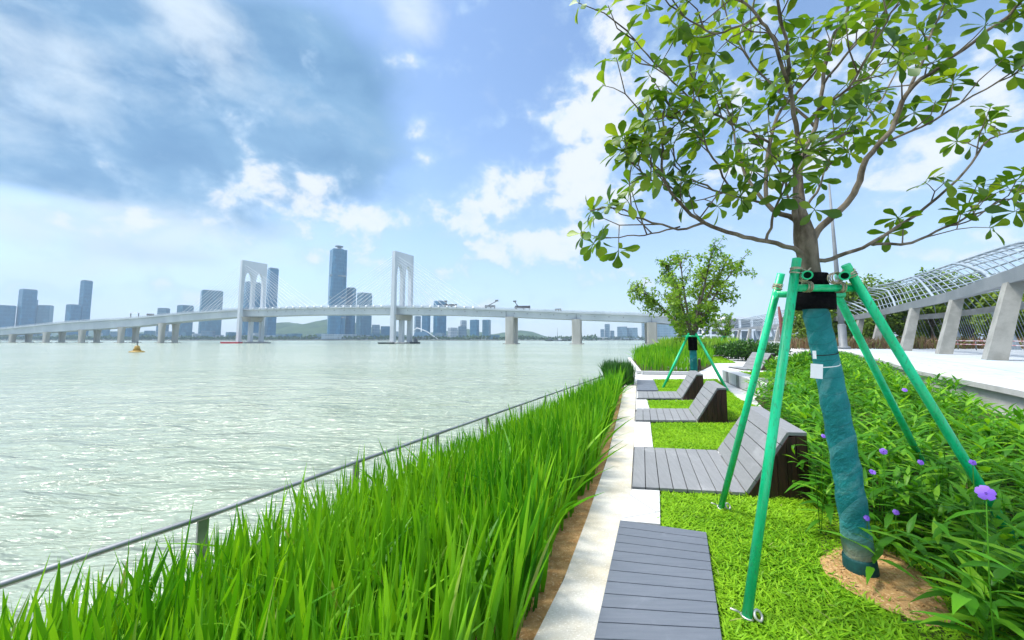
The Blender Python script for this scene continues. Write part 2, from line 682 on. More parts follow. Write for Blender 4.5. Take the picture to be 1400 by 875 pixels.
M_WHITEPAVE = pave_mat('white_granite', (0.50, 0.50, 0.485), (0.56, 0.555, 0.545), (0.30, 0.30, 0.29), 1.2, 0.6, .008, R(-18))
M_PLAZA = pave_mat('plaza_paving', (0.38, 0.41, 0.43), (0.42, 0.45, 0.465), (0.22, 0.24, 0.25), 1.6, 0.8, .02, R(40))
M_BLUELANE = surf('blue_lane_paint', (0.36, 0.45, 0.52), (0.42, 0.50, 0.57), 0.6, 0.6, 0.3, bump=0.05)
M_COPING = surf('coping_stone', (0.40, 0.40, 0.385), (0.48, 0.475, 0.46), 2, 0.7, 0.3, bump=0.08)
M_WHITE = surf('white_paint', (0.74, 0.76, 0.77), (0.80, 0.81, 0.82), 0.2, 0.5, 0.35, bump=0.0)
M_BRIDGE = surf('bridge_white_concrete', (0.46, 0.50, 0.53), (0.55, 0.585, 0.61), 0.06, 0.7, 0.3, bump=0.0, stretch=(1, 1, 0.35))
M_PIER = surf('pier_concrete', (0.36, 0.34, 0.29), (0.50, 0.485, 0.44), 0.10, 0.85, 0.2, bump=0.0, stretch=(1, 1, 0.2))
M_STEEL = surf('galvanised_steel', (0.24, 0.24, 0.235), (0.36, 0.36, 0.35), 3, 0.38, 0.5, 0.7, bump=0.03)
M_CANOPY = surf('canopy_white_steel', (0.22, 0.27, 0.305), (0.29, 0.34, 0.375), 0.5, 0.45, 0.4, bump=0.0)
M_BEAM = surf('canopy_grey_beam', (0.15, 0.165, 0.175), (0.21, 0.225, 0.235), 0.5, 0.5, 0.4, bump=0.0)
M_POST = surf('canopy_post_concrete', (0.24, 0.24, 0.215), (0.33, 0.325, 0.295), 1.2, 0.8, 0.25, bump=0.15)
M_DARKSIDE = surf('bench_brown_timber', (0.016, 0.006, 0.005), (0.050, 0.018, 0.013), 6, 0.55, 0.4, bump=0.25, stretch=(4, 4, 0.5))
M_BENCH = board_mat('bench_grey_timber', (0.19, 0.193, 0.195), (0.225, 0.227, 0.23), (14, 1.2, 14))
M_DECK = board_mat('deck_blue_grey_timber', (0.108, 0.124, 0.150), (0.13, 0.146, 0.173), (1.2, 14, 14))
M_JOIST = surf('dark_joist', (0.012, 0.012, 0.014), (0.02, 0.02, 0.022), 3, 0.9, 0.1, bump=0.0)
M_GREEN = surf('green_pole_paint', (0.001, 0.45, 0.16), (0.004, 0.58, 0.26), 3, 0.34, 0.5, bump=0.06, stretch=(3, 3, 0.5), speck=(30, (0.02, 0.30, 0.13)))
M_HOLE_SHADE = surf('hollow_shade', (0.004, 0.02, 0.012), (0.006, 0.03, 0.018), 5, 0.9, 0.1, bump=0.0)  # near-black colour for the shade inside open tube ends
M_CLAMP = surf('rusty_clamp', (0.28, 0.22, 0.13), (0.45, 0.40, 0.30), 40, 0.5, 0.5, 0.5, bump=0.1)
M_CLIPW = surf('zinc_clamp', (0.5, 0.48, 0.42), (0.66, 0.64, 0.6), 40, 0.4, 0.5, 0.6, bump=0.1)
M_PAD = surf('black_felt', (0.004, 0.004, 0.005), (0.009, 0.009, 0.010), 60, 1.0, 0.05, bump=0.4)
M_BARK = surf('bark', (0.075, 0.062, 0.042), (0.20, 0.17, 0.125), 11, 0.9, 0.15, bump=0.9, stretch=(1, 1, 0.45))
M_TWIG = surf('twig_bark', (0.09, 0.07, 0.05), (0.17, 0.14, 0.11), 12, 0.9, 0.15, bump=0.3)
M_PAPER = surf('white_tag', (0.78, 0.78, 0.78), (0.82, 0.82, 0.82), 20, 0.5, 0.4, bump=0.02)
M_CORD = surf('dark_cord', (0.01, 0.012, 0.015), (0.02, 0.02, 0.025), 20, 0.8, 0.2, bump=0.0)
M_RUST = surf('maroon_metal', (0.12, 0.035, 0.03), (0.19, 0.06, 0.05), 2, 0.7, 0.3, bump=0.05)
M_YELLOW = surf('buoy_yellow', (0.34, 0.20, 0.03), (0.42, 0.27, 0.05), 1.5, 0.5, 0.4, bump=0.0)
M_RED = surf('pontoon_red', (0.45, 0.03, 0.05), (0.55, 0.06, 0.08), 0.4, 0.6, 0.3, bump=0.0)
M_HULL = surf('hull_dark', (0.02, 0.035, 0.03), (0.05, 0.06, 0.055), 0.4, 0.6, 0.3, bump=0.0)
M_GREYM = surf('grey_metal', (0.13, 0.145, 0.155), (0.19, 0.205, 0.215), 0.5, 0.5, 0.4, bump=0.0)
M_TRUCK = surf('truck_dark', (0.05, 0.05, 0.06), (0.12, 0.11, 0.11), 0.5, 0.5, 0.4, bump=0.0)
M_REDW = surf('barrier_red_white', (0.55, 0.22, 0.22), (0.75, 0.62, 0.62), 1.2, 0.5, 0.3, bump=0.0, lo=0.48, hi=0.52)
M_HILL = surf('hill_forest', (0.020, 0.045, 0.018), (0.05, 0.085, 0.03), 0.02, 0.95, 0.1, bump=0.0, detail=8)
M_SHORELAND = surf('shore_earth', (0.22, 0.22, 0.18), (0.34, 0.33, 0.28), 0.02, 0.95, 0.1, bump=0.0)
M_QUAY = surf('quay_concrete', (0.55, 0.54, 0.50), (0.68, 0.67, 0.64), 1.5, 0.8, 0.25, bump=0.15)


def wrap_mat():
    m, t, out = new_mat('teal_trunk_wrap')
    tcn = t.node('ShaderNodeTexCoord')
    v = t.mapping(tcn.outputs['Object'], scale=(1, 1, 1), rot=(0.9, 0.35, 0))
    w = t.node('ShaderNodeTexWave', wave_type='BANDS', bands_direction='Z', wave_profile='SAW')
    t.l.new(v, w.inputs['Vector'])
    w.inputs['Scale'].default_value = 1.1
    w.inputs['Distortion'].default_value = 5.0
    w.inputs['Detail'].default_value = 2
    n1 = t.noise(v, 5, 5, 0.6)
    c = t.mix(t.smooth(n1, 0.35, 0.7), (0.005, 0.155, 0.165), (0.016, 0.25, 0.26))
    c = t.mix(t.smooth(w.outputs['Fac'], 0.80, 0.98, 0.0, 0.45), c, (0.12, 0.34, 0.36))
    sepn = t.node('ShaderNodeSeparateXYZ')
    t.l.new(tcn.outputs['Object'], sepn.inputs[0])
    mud = t.math('MULTIPLY', t.smooth(t.math('ADD', sepn.outputs[2], t.math('MULTIPLY', n1, 0.25)), 0.50, 0.24), t.smooth(n1, 0.30, 0.55))
    c = t.mix(t.math('MULTIPLY', mud, 0.6), c, (0.42, 0.32, 0.20))
    h = t.math('ADD', t.math('MULTIPLY', w.outputs['Fac'], 0.6), t.math('MULTIPLY', n1, 1.2))
    dust = t.noise(t.mapping(v, scale=(1, 1, 2.2)), 3.2, 6, 0.65, 0.6)
    c = t.mix(t.smooth(dust, 0.54, 0.70, 0.0, 0.5), c, (0.20, 0.42, 0.43))
    fine = t.noise(t.mapping(v, scale=(1, 1, 2.5)), 16, 5, 0.65)
    w2 = t.node('ShaderNodeTexWave', wave_type='BANDS', bands_direction='Z', wave_profile='SAW')
    t.l.new(t.mapping(tcn.outputs['Object'], rot=(-.35, .5, 0)), w2.inputs['Vector'])
    w2.inputs['Scale'].default_value = 3.1
    w2.inputs['Distortion'].default_value = 3.5
    w2.inputs['Detail'].default_value = 3
    c = t.mix(t.smooth(w2.outputs['Fac'], .93, 1.0, 0, .45), c, (0.002, 0.05, 0.06))  # dark fold lines: crease shade put into the wrap's colour
    h = t.math('ADD', h, t.math('MULTIPLY', w2.outputs['Fac'], 0.5))
    h = t.math('ADD', h, t.math('MULTIPLY', fine, 0.45))
    principled(t, out, c, 0.7, 0.3, 0, t.bump(h, 0.8, 0.03))
    return m


M_WRAP = wrap_mat()
M_WRAPBAND = surf('dark_green_band', (0.004, 0.055, 0.055), (0.008, 0.08, 0.075), 10, 0.7, 0.3, bump=0.2)


def strip_mat():
    m, t, out = new_mat('tan_granite_kerb')
    g = t.node('ShaderNodeNewGeometry')
    p = g.outputs['Position']
    n1 = t.noise(p, 1.6, 5, 0.6)
    c = t.mix(t.smooth(n1, 0.36, 0.62), (0.53, 0.51, 0.455), (0.475, 0.425, 0.325))
    spk = t.noise(p, 120, 3, 0.6)
    c = t.mix(t.smooth(spk, 0.52, 0.72, 0, 0.5), c, (0.34, 0.29, 0.21))
    spk2 = t.noise(t.mapping(p, scale=(1, 2.2, 1)), 60, 3, 0.6)
    c = t.mix(t.smooth(spk2, 0.55, 0.7, 0, 0.6), c, (0.76, 0.74, 0.68))
    principled(t, out, c, 0.75, 0.3, 0, t.bump(spk, 0.25, 0.01))
    return m


M_STRIP = strip_mat()


def water_mat():
    m, t, out = new_mat('river_water')
    g = t.node('ShaderNodeNewGeometry')
    p = g.outputs['Position']
    big = t.noise(t.mapping(p, scale=(0.5, 1.0, 1), rot=(0, 0, R(12))), 0.035, 4, 0.55)
    mid = t.noise(t.mapping(p, scale=(0.40, 1.30, 1), rot=(0, 0, R(-12))), 0.50, 4, 0.55, 0.5)
    fine = t.noise(t.mapping(p, scale=(0.42, 1.45, 1), rot=(0, 0, R(8))), 2.3, 3, 0.5, 0.4)
    swell = t.noise(t.mapping(p, scale=(0.35, 1.2, 1), rot=(0, 0, R(-6))), 0.14, 5, 0.65, 0.4)
    c = t.mix(t.smooth(big, 0.35, 0.65), (0.250, 0.302, 0.222), (0.305, 0.350, 0.278))
    h = t.math('ADD', t.math('MULTIPLY', mid, 1.2), t.math('MULTIPLY', fine, 0.30))
    h = t.math('ADD', h, t.math('MULTIPLY', swell, 0.9))
    b = principled(t, out, c, 0.17, 0.5, 0, t.bump(h, 1.0, 1.05))
    b.inputs['IOR'].default_value = 1.33
    return m


M_WATER = water_mat()


def facade(name, glass, frame, fh=14.0, fw=9.0, rough=0.3):
    if name in MATS:
        return MATS[name]
    m, t, out = new_mat(name)
    tcn = t.node('ShaderNodeTexCoord')
    o = tcn.outputs['Object']
    s = t.node('ShaderNodeSeparateXYZ')
    t.l.new(o, s.inputs[0])
    fz = t.math('FRACT', t.math('DIVIDE', s.outputs[2], fh))
    fx = t.math('FRACT', t.math('DIVIDE', t.math('ADD', s.outputs[0], t.math('MULTIPLY', s.outputs[1], 0.83)), fw))
    band = t.smooth(fz, 0.60, 0.72)
    mul = t.smooth(fx, 0.72, 0.82)
    k = t.math('MAXIMUM', band, t.math('MULTIPLY', mul, 0.7))
    n1 = t.noise(t.mapping(o, scale=(1, 1, 0.3)), 0.03, 4, 0.6)
    gl = t.mix(t.smooth(n1, 0.3, 0.7), glass, tuple(x * 1.45 for x in glass))
    pan = t.noise(t.mapping(o, scale=(1, 1, 0.5)), 0.09, 2, 0.5)
    gl = t.mix(t.smooth(pan, 0.52, 0.70, 0.0, 0.5), gl, tuple(min(1, x * 2.4) for x in glass))
    c = t.mix(t.math('MULTIPLY', k, 0.45), gl, frame)
    principled(t, out, c, rough, 0.5)
    MATS[name] = m
    return m


F_BLUE = facade('facade_blue_glass', (0.012, 0.088, 0.160), (0.05, 0.165, 0.245))
F_TEAL = facade('facade_teal_glass', (0.04, 0.115, 0.165), (0.09, 0.18, 0.23), 11, 14)
F_GREY = facade('facade_grey', (0.08, 0.14, 0.19), (0.22, 0.29, 0.33), 10, 11, 0.6)
F_PALE = facade('facade_pale', (0.18, 0.23, 0.27), (0.50, 0.52, 0.53), 10, 8, 0.6)
M_ROOFGREY = surf('roof_plant_grey', (0.16, 0.19, 0.21), (0.24, 0.27, 0.29), 0.05, 0.8, 0.2, bump=0.0)

# ================================================================== SETTING
WZ = -2.55
water = MB()
water.add([(-4200, -300, WZ), (4200, -300, WZ), (4200, 3400, WZ), (-4200, 3400, WZ)], [(0, 1, 2, 3)])
WX0 = []
def wave_h(x, y):
    # wind chop; fades out with distance where the sheet is coarse
    return (noise.noise(Vector((x * .33 + y * .07, y * .62, 0))) * .11 + noise.noise(Vector((x * .9 - y * .2, y * 1.6, 5))) * .06
            + noise.noise(Vector((x * 2.1, y * 3.6, 9))) * .028)
water = MB()
nr, na = 230, 330
rad = 2.0 * (4200 / 2.0) ** np.linspace(0, 1, nr)
ang = np.linspace(R(-100), R(60), na)
vs = []
for r_ in rad:
    k_ = 1.0 / (1.0 + (r_ / 70.0) ** 2)
    for a_ in ang:
        x, y = r_ * math.sin(a_), r_ * math.cos(a_)
        vs.append((x, y, WZ + (wave_h(x, y) * k_ if k_ > .01 else 0.0)))
fs = [(i * na + j, i * na + j + 1, (i + 1) * na + j + 1, (i + 1) * na + j) for i in range(nr - 1) for j in range(na - 1)]
water.add(vs, fs, True)
w_o = water.build('river', M_WATER)
tag(w_o, kind='structure')

# promenade edges (ground points)
strip_l = [G(*q) for q in [(853.5, 526), (848, 556), (829, 633), (803, 710), (771, 796), (732, 875)]]
strip_r = [G(*q) for q in [(870, 526), (868, 565), (866, 615), (863, 672), (848, 719), (815, 875)]]


def extend(pts, d):
    v = (pts[-1] - pts[-2]).normalized()
    return pts + [pts[-1] + v * d]


strip_l = extend(strip_l, 3.0)
strip_r = extend(strip_r, 3.0)
RAILZ = 0.30
rail_pts = [P(750, 540, 1.0), P(400, 661, 1.0), P(278, 707, 1.0), P(0, 800, 1.0)]


def Grail(px, py, z=RAILZ):
    return G(px, py, z)


rail_far, rail_near = Grail(750, 540), Grail(0, 800)
rdir = (rail_far - rail_near).normalized()
rail_a = rail_near - rdir * 2.5
rail_b = rail_far + rdir * 5.5
quay = [rail_a - rdir * 20, rail_near, Grail(278, 707), rail_far, rail_b]
quay = [Vector((q.x - 0.03, q.y, 0)) for q in quay]
bank = [Vector((q[0], q[1], 0)) for q in [(9.0, 18.0), (11.0, 27.0), (13.5, 37), (19, 50), (32, 80), (62, 150), (110, 262), (150, 400), (260, 700), (900, 1300)]]
# ground: one sheet, drops to the river along the quay
shore_line = quay + bank
gp = [(q.x, q.y) for q in shore_line] + [(3500, 1300), (3500, -280), (quay[0].x, -280)]
sheet('ground', gp, -0.55, M_DARKSOIL)
# quay wall below the railing
qw = MB()
for a, b in zip(shore_line[:-1], shore_line[1:]):
    n = Vector((b.y - a.y, a.x - b.x, 0)).normalized()
    w = 0.30
    qw.prism([(a.x, a.y, WZ - 1), (b.x, b.y, WZ - 1), (b.x + n.x * w, b.y + n.y * w, WZ - 1), (a.x + n.x * w, a.y + n.y * w, WZ - 1)], (0, 0, -0.19 - WZ + 1))
tag(qw.build('quay_wall', M_QUAY), 'pale concrete quay wall along the river under the railing', 'quay wall')

# pale promenade paving on which everything lies
pave = [(q.x, q.y) for q in strip_l[::-1]]
pl = [(G(862, 505).x, G(862, 505).y), (11.6, 26), (14.2, 36), (20, 50), (33, 80), (63, 150), (111, 262), (230, 262), (90, 120), (70, 92), (40, 44), (30, 30), (25, 22), (14, 8), (10, 4), (6, -4)]
pave = pave + pl + [(strip_l[-1].x, -4)]
sheet('promenade_paving', pave, -0.02, M_WHITEPAVE, thick=0.5)
# tan granite kerb strip along the reeds
ks = [(q.x, q.y) for q in strip_l] + [(q.x, q.y) for q in strip_r[::-1]]
sheet('kerb_path', ks, 0.02, M_STRIP, thick=0.036)

# ---- reed bed soil, sloping to the quay
def bed_edge(t):
    """t: forward distance Y -> (x left, x right)"""
    ys = [q.y for q in strip_l][::-1]
    xs = [q.x for q in strip_l][::-1]
    xr = np.interp(t, ys, xs)
    qy = [q.y for q in quay]
    qx = [q.x for q in quay]
    xl = np.interp(t, qy, qx) + 0.34
    return xl, xr - 0.02


sb = MB()
ts = np.linspace(-1.0, 13.1, 30)
rows = []
for tt in ts:
    xl, xr = bed_edge(tt)
    rows.append([(xl + (xr - xl) * k / 8, tt, -0.03 - 0.42 * (1 - k / 8) ** 1.2 + 0.015 * noise.noise(Vector((tt * 2, k * 1.3, 0)))) for k in range(9)])
vs = [q for r in rows for q in r]
fs = [(i * 9 + k, i * 9 + k + 1, (i + 1) * 9 + k + 1, (i + 1) * 9 + k) for i in range(len(rows) - 1) for k in range(8)]
sb.add(vs, fs, True)
tag(sb.build('bed_soil', M_SOIL), kind='structure')

# ---- lawns
def lawn(name, px, z=0.0):
    pts = [G(*q) for q in px]
    sheet(name, [(q.x, q.y) for q in pts], z, M_TURF, thick=0.018)
    return [(q.x, q.y) for q in pts]


LAWNS = [
    lawn('lawn', [(903, 676), (1112, 676), (1118, 648), (1135, 640), (1160, 690), (1300, 760), (1420, 900), (1500, 1100), (1010, 1100), (992, 905), (968, 733), (903, 722)]),
    lawn('lawn', [(890, 579), (1000, 579), (1050, 560), (1060, 580), (1030, 600), (975, 616), (892, 616)]),
    lawn('lawn', [(886, 548), (958, 548), (988, 530), (1010, 546), (1045, 560), (1000, 576), (960, 568), (890, 563)]),
    lawn('lawn', [(893, 519), (980, 518.5), (1008, 545), (988, 546), (930, 543), (884, 545), (901, 536)]),
    lawn('lawn', [(950, 488), (985, 487), (1006, 496), (962, 496.5)]),
]
sheet('planting_bed', [(3.0, 3.75), (3.5, 3.8), (4.6, 5.9), (5.6, 8.2), (4.6, 8.4), (3.55, 5.6)], .004, M_DARKSOIL, thick=.02)
# ruellia bed ground and tree pit
ruel_px = [(1125, 760), (1112, 690), (1098, 640), (1072, 600), (1048, 562), (1032, 545), (1060, 525), (1090, 500), (1130, 484)]
ruel = [G(*q) for q in ruel_px]
ruel = [(q.x, q.y) for q in ruel] + [(26, 28.5), (18, 18), (13.45, 12.4), (10.3, 7.7), (8, 4.2), (6.0, 1.0), (2.3, 1.0), (2.2, 1.6)]
sheet('planting_bed', ruel, 0.014, M_DARKSOIL, thick=0.03)
pit_px = [(1118, 768), (1145, 752), (1190, 748), (1225, 760), (1262, 790), (1292, 828), (1306, 862), (1270, 862), (1215, 840), (1160, 812), (1130, 790)]
pit = [G(*q) for q in pit_px]
pm = MB()
pc = sum(pit, Vector()) / len(pit)
ring0 = [(q.x, q.y, 0.022) for q in pit]
ring1 = [(pc.x + (q.x - pc.x) * .6, pc.y + (q.y - pc.y) * .6, 0.032) for q in pit]
npt = len(pit)
pm.add(ring0 + ring1 + [(pc.x, pc.y, 0.035)], [(i, (i + 1) % npt, npt + (i + 1) % npt, npt + i) for i in range(npt)] + [(npt + i, npt + (i + 1) % npt, 2 * npt) for i in range(npt)], True)
tag(pm.build('tree_pit_soil', M_SOIL), kind='structure')

# ---- raised plaza on the right with its retaining wall
plaza_edge = [(6.2, 1.5), (8.3, 4.4), (10.5, 7.6), (13.6, 12.3), (18.2, 18), (26.3, 28.5), (33, 38), (45, 55), (58, 80), (66, 110), (74, 150)]
pz = plaza_edge + [(200, 220), (400, 200), (400, -200), (6.2, -200)]
sheet('plaza', pz, 0.6, M_PLAZA, thick=1.0)
cw = MB()
for a, b in zip(plaza_edge[:-1], plaza_edge[1:]):
    a, b = Vector(a + (0,)), Vector(b + (0,))
    n = Vector((b.y - a.y, a.x - b.x, 0)).normalized()
    o1, o2 = n * -0.22, n * 0.62
    cw.prism([(a + o1 + Vector((0, 0, .50))), (b + o1 + Vector((0, 0, .50))), (b + o2 + Vector((0, 0, .50))), (a + o2 + Vector((0, 0, .50)))], (0, 0, 0.125))
    o1, o2 = n * -0.12, n * 0.3
    cw.prism([(a + o1 + Vector((0, 0, -.4))), (b + o1 + Vector((0, 0, -.4))), (b + o2 + Vector((0, 0, -.4))), (a + o2 + Vector((0, 0, -.4)))], (0, 0, 0.89))
tag(cw.build('retaining_wall', M_COPING), 'white low curving retaining wall with coping behind the flowering bed', 'wall')
lane = MB()
off0, off1 = 2.2, 4.4
La = [Vector(q + (0,)) for q in plaza_edge]
def offs(pts, d, z):
    out = []
    for i, q in enumerate(pts):
        t = (pts[min(i + 1, len(pts) - 1)] - pts[max(i - 1, 0)]).normalized()
        out.append((q.x + t.y * d, q.y - t.x * d, z))
    return out
A0, A1 = offs(La, 2.2, 0.606), offs(La, 4.2, 0.606)
for i in range(len(La) - 1):
    lane.add([A0[i], A0[i + 1], A1[i + 1], A1[i]], [(0, 1, 2, 3)])
tag(lane.build('cycle_lane', M_BLUELANE), kind='structure')

# ---- far shore and hills
fs_ = MB()
fs_.prism([(-4000, 1290, WZ - 1), (260, 1290, WZ - 1), (420, 1500, WZ - 1), (700, 1700, WZ - 1), (900, 1500, WZ - 1), (3800, 1480, WZ - 1), (3800, 3300, WZ - 1), (-4000, 3300, WZ - 1)], (0, 0, 4.0))
tag(fs_.build('far_shore', M_SHORELAND), kind='structure')


def hill(pxs, Y, seed):
    """ridge drawn through (px, py) at depth Y, given a real body behind and in front"""
    mb = MB()
    xs, zs = [], []
    for q in pxs:
        v = P(q[0], q[1], Y)
        xs.append(v.x)
        zs.append(v.z)
    N = 70
    X = np.linspace(xs[0], xs[-1], N)
    Z = np.interp(X, xs, zs)
    vs, fs = [], []
    K = 11
    for i in range(N):
        for k in range(K):
            u = (k - 5) / 5.0
            f = math.cos(u * math.pi / 2) ** 1.3
            n = noise.fractal(Vector((X[i] * .006, u * 1.5, seed)), 1.0, 2.0, 4) * 0.10 + noise.fractal(Vector((X[i] * .04, u * 9, seed)), 1.0, 2.0, 3) * 0.03
            vs.append((X[i], Y + u * 420, max(1.0, (Z[i] + 4) * f * (1 + n)) - 3))
    for i in range(N - 1):
        for k in range(K - 1):
            a = i * K + k
            fs.append((a, a + K, a + K + 1, a + 1))
    mb.add(vs, fs, True)
    return tag(mb.build('hill', M_HILL), kind='structure')


hill([(330, 464), (352, 456), (376, 447), (392, 441), (412, 443), (428, 440), (447, 437), (468, 436), (500, 446), (540, 455), (575, 464)], 2300, 1)
hill([(648, 464), (668, 458), (690, 455), (712, 452), (728, 454), (742, 459), (760, 464)], 2500, 5)
hill([(560, 464), (590, 455), (640, 450), (680, 459), (700, 464)], 2750, 9)
hill([(-700, 464), (-300, 452), (0, 455), (120, 452), (260, 456), (330, 464)], 2700, 12)

# ================================================================== HAZE
hz = MB()
hz.box((0, 1500, 221), (9600, 4000, 452))
hz_o = hz.build('haze', None)
m, t, out = new_mat('haze_air')
pv = t.node('ShaderNodeVolumePrincipled')
pv.inputs['Color'].default_value = (0.60, 0.80, 1.0, 1)
pv.inputs['Density'].default_value = 0.00017
pv.inputs['Anisotropy'].default_value = 0.0
t.l.new(pv.outputs[0], out.inputs['Volume'])
hz_o.data.materials.append(m)
tag(hz_o, kind='stuff')

# ================================================================== SKYLINE
def tower(name, px0, px1, pytop, Y, depth, mat, label, cat='building', steps=None, cap=True, podium=True, rot=0.0, group=None):
    """a tower block with its own crown and podium. px0..px1 measured at the base line"""
    a, b = P(px0, 463, Y), P(px1, 463, Y)
    w = b.x - a.x
    h = P((px0 + px1) / 2, pytop, Y).z - 1.4
    cx = (a.x + b.x) / 2
    w *= math.cos(math.atan2(cx, Y))
    w /= math.cos(rot) + .7 * math.sin(abs(rot))
    depth = .7 * w
    o = thing(name, label, cat, (cx * (1 + depth / 2 / Y), Y + depth / 2, 1.4), group, rot - math.atan2(cx, Y))
    body = MB()
    k = w * 0.05
    hb = h * 0.985 if cap else h
    ring = [(-w / 2 + k, -depth / 2, 0), (w / 2 - k, -depth / 2, 0), (w / 2, -depth / 2 + k, 0), (w / 2, depth / 2, 0), (-w / 2, depth / 2, 0), (-w / 2, -depth / 2 + k, 0)]
    body.prism(ring, (0, 0, hb))
    if steps:
        for (u0, u1, hf) in steps:
            body.box((w * (u0 + u1 - 1) / 2, 6, h * hf / 2), (w * (u1 - u0), depth, h * hf))
    body.build('tower_body', mat, o)
    if cap:
        c = MB()
        c.prism([(x * 0.90, y * 0.90, hb) for x, y, z in ring], (0, 0, h - hb))
        c.build('roof_plant', M_ROOFGREY, o)
    if podium:
        p_ = MB()
        ph = min(16, h * 0.12)
        p_.box((0, -depth * .1, ph / 2), (w * 1.25, depth * 1.25, ph))
        p_.build('podium', F_PALE, o)
    return o


SK = [
    (-12, 18.5, 417, F_BLUE, 'blue glass slab tower cut by the left edge of the photo', None),
    (19, 46, 395, F_BLUE, 'broad blue glass tower with a stepped right shoulder at far left', [(0.98, 1.14, 0.80)]),
    (46.5, 70, 417, F_TEAL, 'squat blue tower just right of the broad stepped tower', None),
    (86, 108, 416, F_BLUE, 'short blue block leaning against the slim tall slab at left', None),
    (103, 121, 383, F_BLUE, 'slim tall blue slab tower standing alone above the left bridge ramp', None),
    (128, 150, 449, F_TEAL, 'low blue block seen under the left ramp between leftmost piers', None),
    (170, 186, 446, F_BLUE, 'low dark blue block under the ramp beside the yellow buoy', None),
    (196, 212, 452, F_TEAL, 'low block under the ramp right of the yellow buoy', None),
    (212, 230, 421, F_GREY, 'small grey tower peeping over the rising ramp deck', None),
    (239, 263, 417, F_TEAL, 'teal grey tower second left of the left bridge pylon', None),
    (270, 302, 396.5, F_TEAL, 'wide teal office tower just left of the left bridge pylon', None),
    (327, 354, 385, F_BLUE, 'blue tower seen through the arches of the left pylon', None),
    (361, 377, 366, F_BLUE, 'tall dark blue tower right behind the left pylon', None),
    (471, 485, 393, F_BLUE, 'slim blue tower against the right flank of the tallest skyscraper', None),
    (486, 508, 400, F_TEAL, 'pale teal tower with flat crown right of the tallest skyscraper', None),
    (508, 519, 444, F_GREY, 'low grey block left of the pair next to right pylon', None),
    (520, 533, 446, F_BLUE, 'low blue block touching the left foot of right pylon', None),
    (566, 575, 432, F_GREY, 'narrow grey tower right behind the right pylon', None),
    (576, 588, 430, F_BLUE, 'blue tower between the narrow grey tower and the rooftop topped one', None),
    (592, 610.5, 411, F_BLUE, 'blue tower whose roof shows above the deck right of right pylon', None),
    (612, 626, 448, F_PALE, 'low pale block right of the tower showing above the deck', None),
    (626, 638, 446, F_GREY, 'low grey block left of the twin towers', None),
    (629, 638, 438, F_PALE, 'pale narrow block rising behind low grey block', None),
    (642, 655, 437, F_BLUE, 'left one of the blue twin towers right of the pylon', None),
    (659, 671, 437, F_TEAL, 'right one of the blue twin towers right of the pylon', None),
]
for i, (a, b, top, mat, lab, st) in enumerate(SK):
    Y = 1330 + (i * 37) % 90
    if 'behind low grey' in lab:
        Y = 1440
    tower('office_tower', a, b, top, Y, 45, mat, lab, 'tower', steps=st, group=None, rot=(R(6), R(34), R(-28), R(22))[(i * 3 + i // 4) % 4])
for a, b, top, lab in [(821, 826.5, 450, 'small pale block left of the slim far tower under the right deck'), (827, 834, 443, 'slim pale tower under the right deck far away'),
                       (834.5, 840, 452, 'small pale block right of the slim far tower under the right deck'), (844, 858, 446.5, 'left far grey slab under the right bridge deck'),
                       (858, 872, 448, 'low far grey slab left of the rightmost pier'), (877, 925, 440, 'wide grey blue building behind the rightmost bridge pier')]:
    tower('office_tower', a, b, top, 1530, 45, F_GREY, lab, 'tower')

LOWB = [(134, 455), (158, 453.5), (192, 456), (224, 453), (236, 455), (258, 454), (268, 456), (282, 452), (318, 454), (352, 455), (384, 457), (402, 456), (424, 457.5), (438, 456), (516, 456), (540, 453), (602, 455), (676, 458)]
for i, (pc_, tp_) in enumerate(LOWB):
    tower('riverside_block', pc_ - 6 - i % 3 * 2, pc_ + 6 + i % 4 * 2, tp_, 1302 + (i * 13) % 24, 30, (F_PALE, F_GREY, F_TEAL)[i % 3], 'low riverside block among the far shore trees under the bridge', 'building',
          podium=False, rot=(R(10), R(-24), R(30))[i % 3], group='low riverside blocks')

# the tallest skyscraper: twisted glass shaft with a lantern
YK = 1310
a, b = P(446.5, 463, YK), P(471, 463, YK)
wk = (b.x - a.x) * .84
hk = P(460, 340, YK).z
sk = thing('skyscraper', 'tallest blue glass skyscraper with a small saucer crown on top', 'skyscraper', ((a.x + b.x) / 2 * (1 + 30 / YK), YK + 30, 1.4), None, -math.atan2(a.x, YK))
mb = MB()
NL = 14
vs, fs = [], []
for i in range(NL + 1):
    f = i / NL
    tw = R(14) * f
    s = 1.06 - 0.16 * f ** 1.4
    pts = [(-.5, -.38), (-.38, -.5), (.22, -.5), (.3, -.4), (.5, -.4), (.5, .5), (-.5, .5)]
    for (x, y) in pts:
        X, Y_ = x * wk * s, y * wk * s
        vs.append((X * math.cos(tw) - Y_ * math.sin(tw), X * math.sin(tw) + Y_ * math.cos(tw), hk * f))
np_ = 7
for i in range(NL):
    for k in range(np_):
        fs.append((i * np_ + k, i * np_ + (k + 1) % np_, (i + 1) * np_ + (k + 1) % np_, (i + 1) * np_ + k))
fs.append(tuple(NL * np_ + k for k in range(np_)))
mb.add(vs, fs)
mb.build('tower_body', F_BLUE, sk)
for q in (0.24, 0.46, 0.70):
    mb = MB()
    mb.box((0, 0, hk * q), (wk * 0.98, wk * 0.98, 5))
    mb.build('sky_lobby_band', M_ROOFGREY, sk)
c = MB()
c.lathe((wk * .02, 0, hk), [(wk * .30, 0), (wk * .26, 5), (wk * .14, 6), (wk * .12, 10), (wk * .26, 13), (wk * .27, 15), (wk * .08, 17)], 18)
c.build('saucer_crown', M_GREYM, sk)
p_ = MB()
p_.box((wk * .2, -20, 9), (wk * 2.1, wk * 1.3, 18))
p_.build('podium', F_PALE, sk)

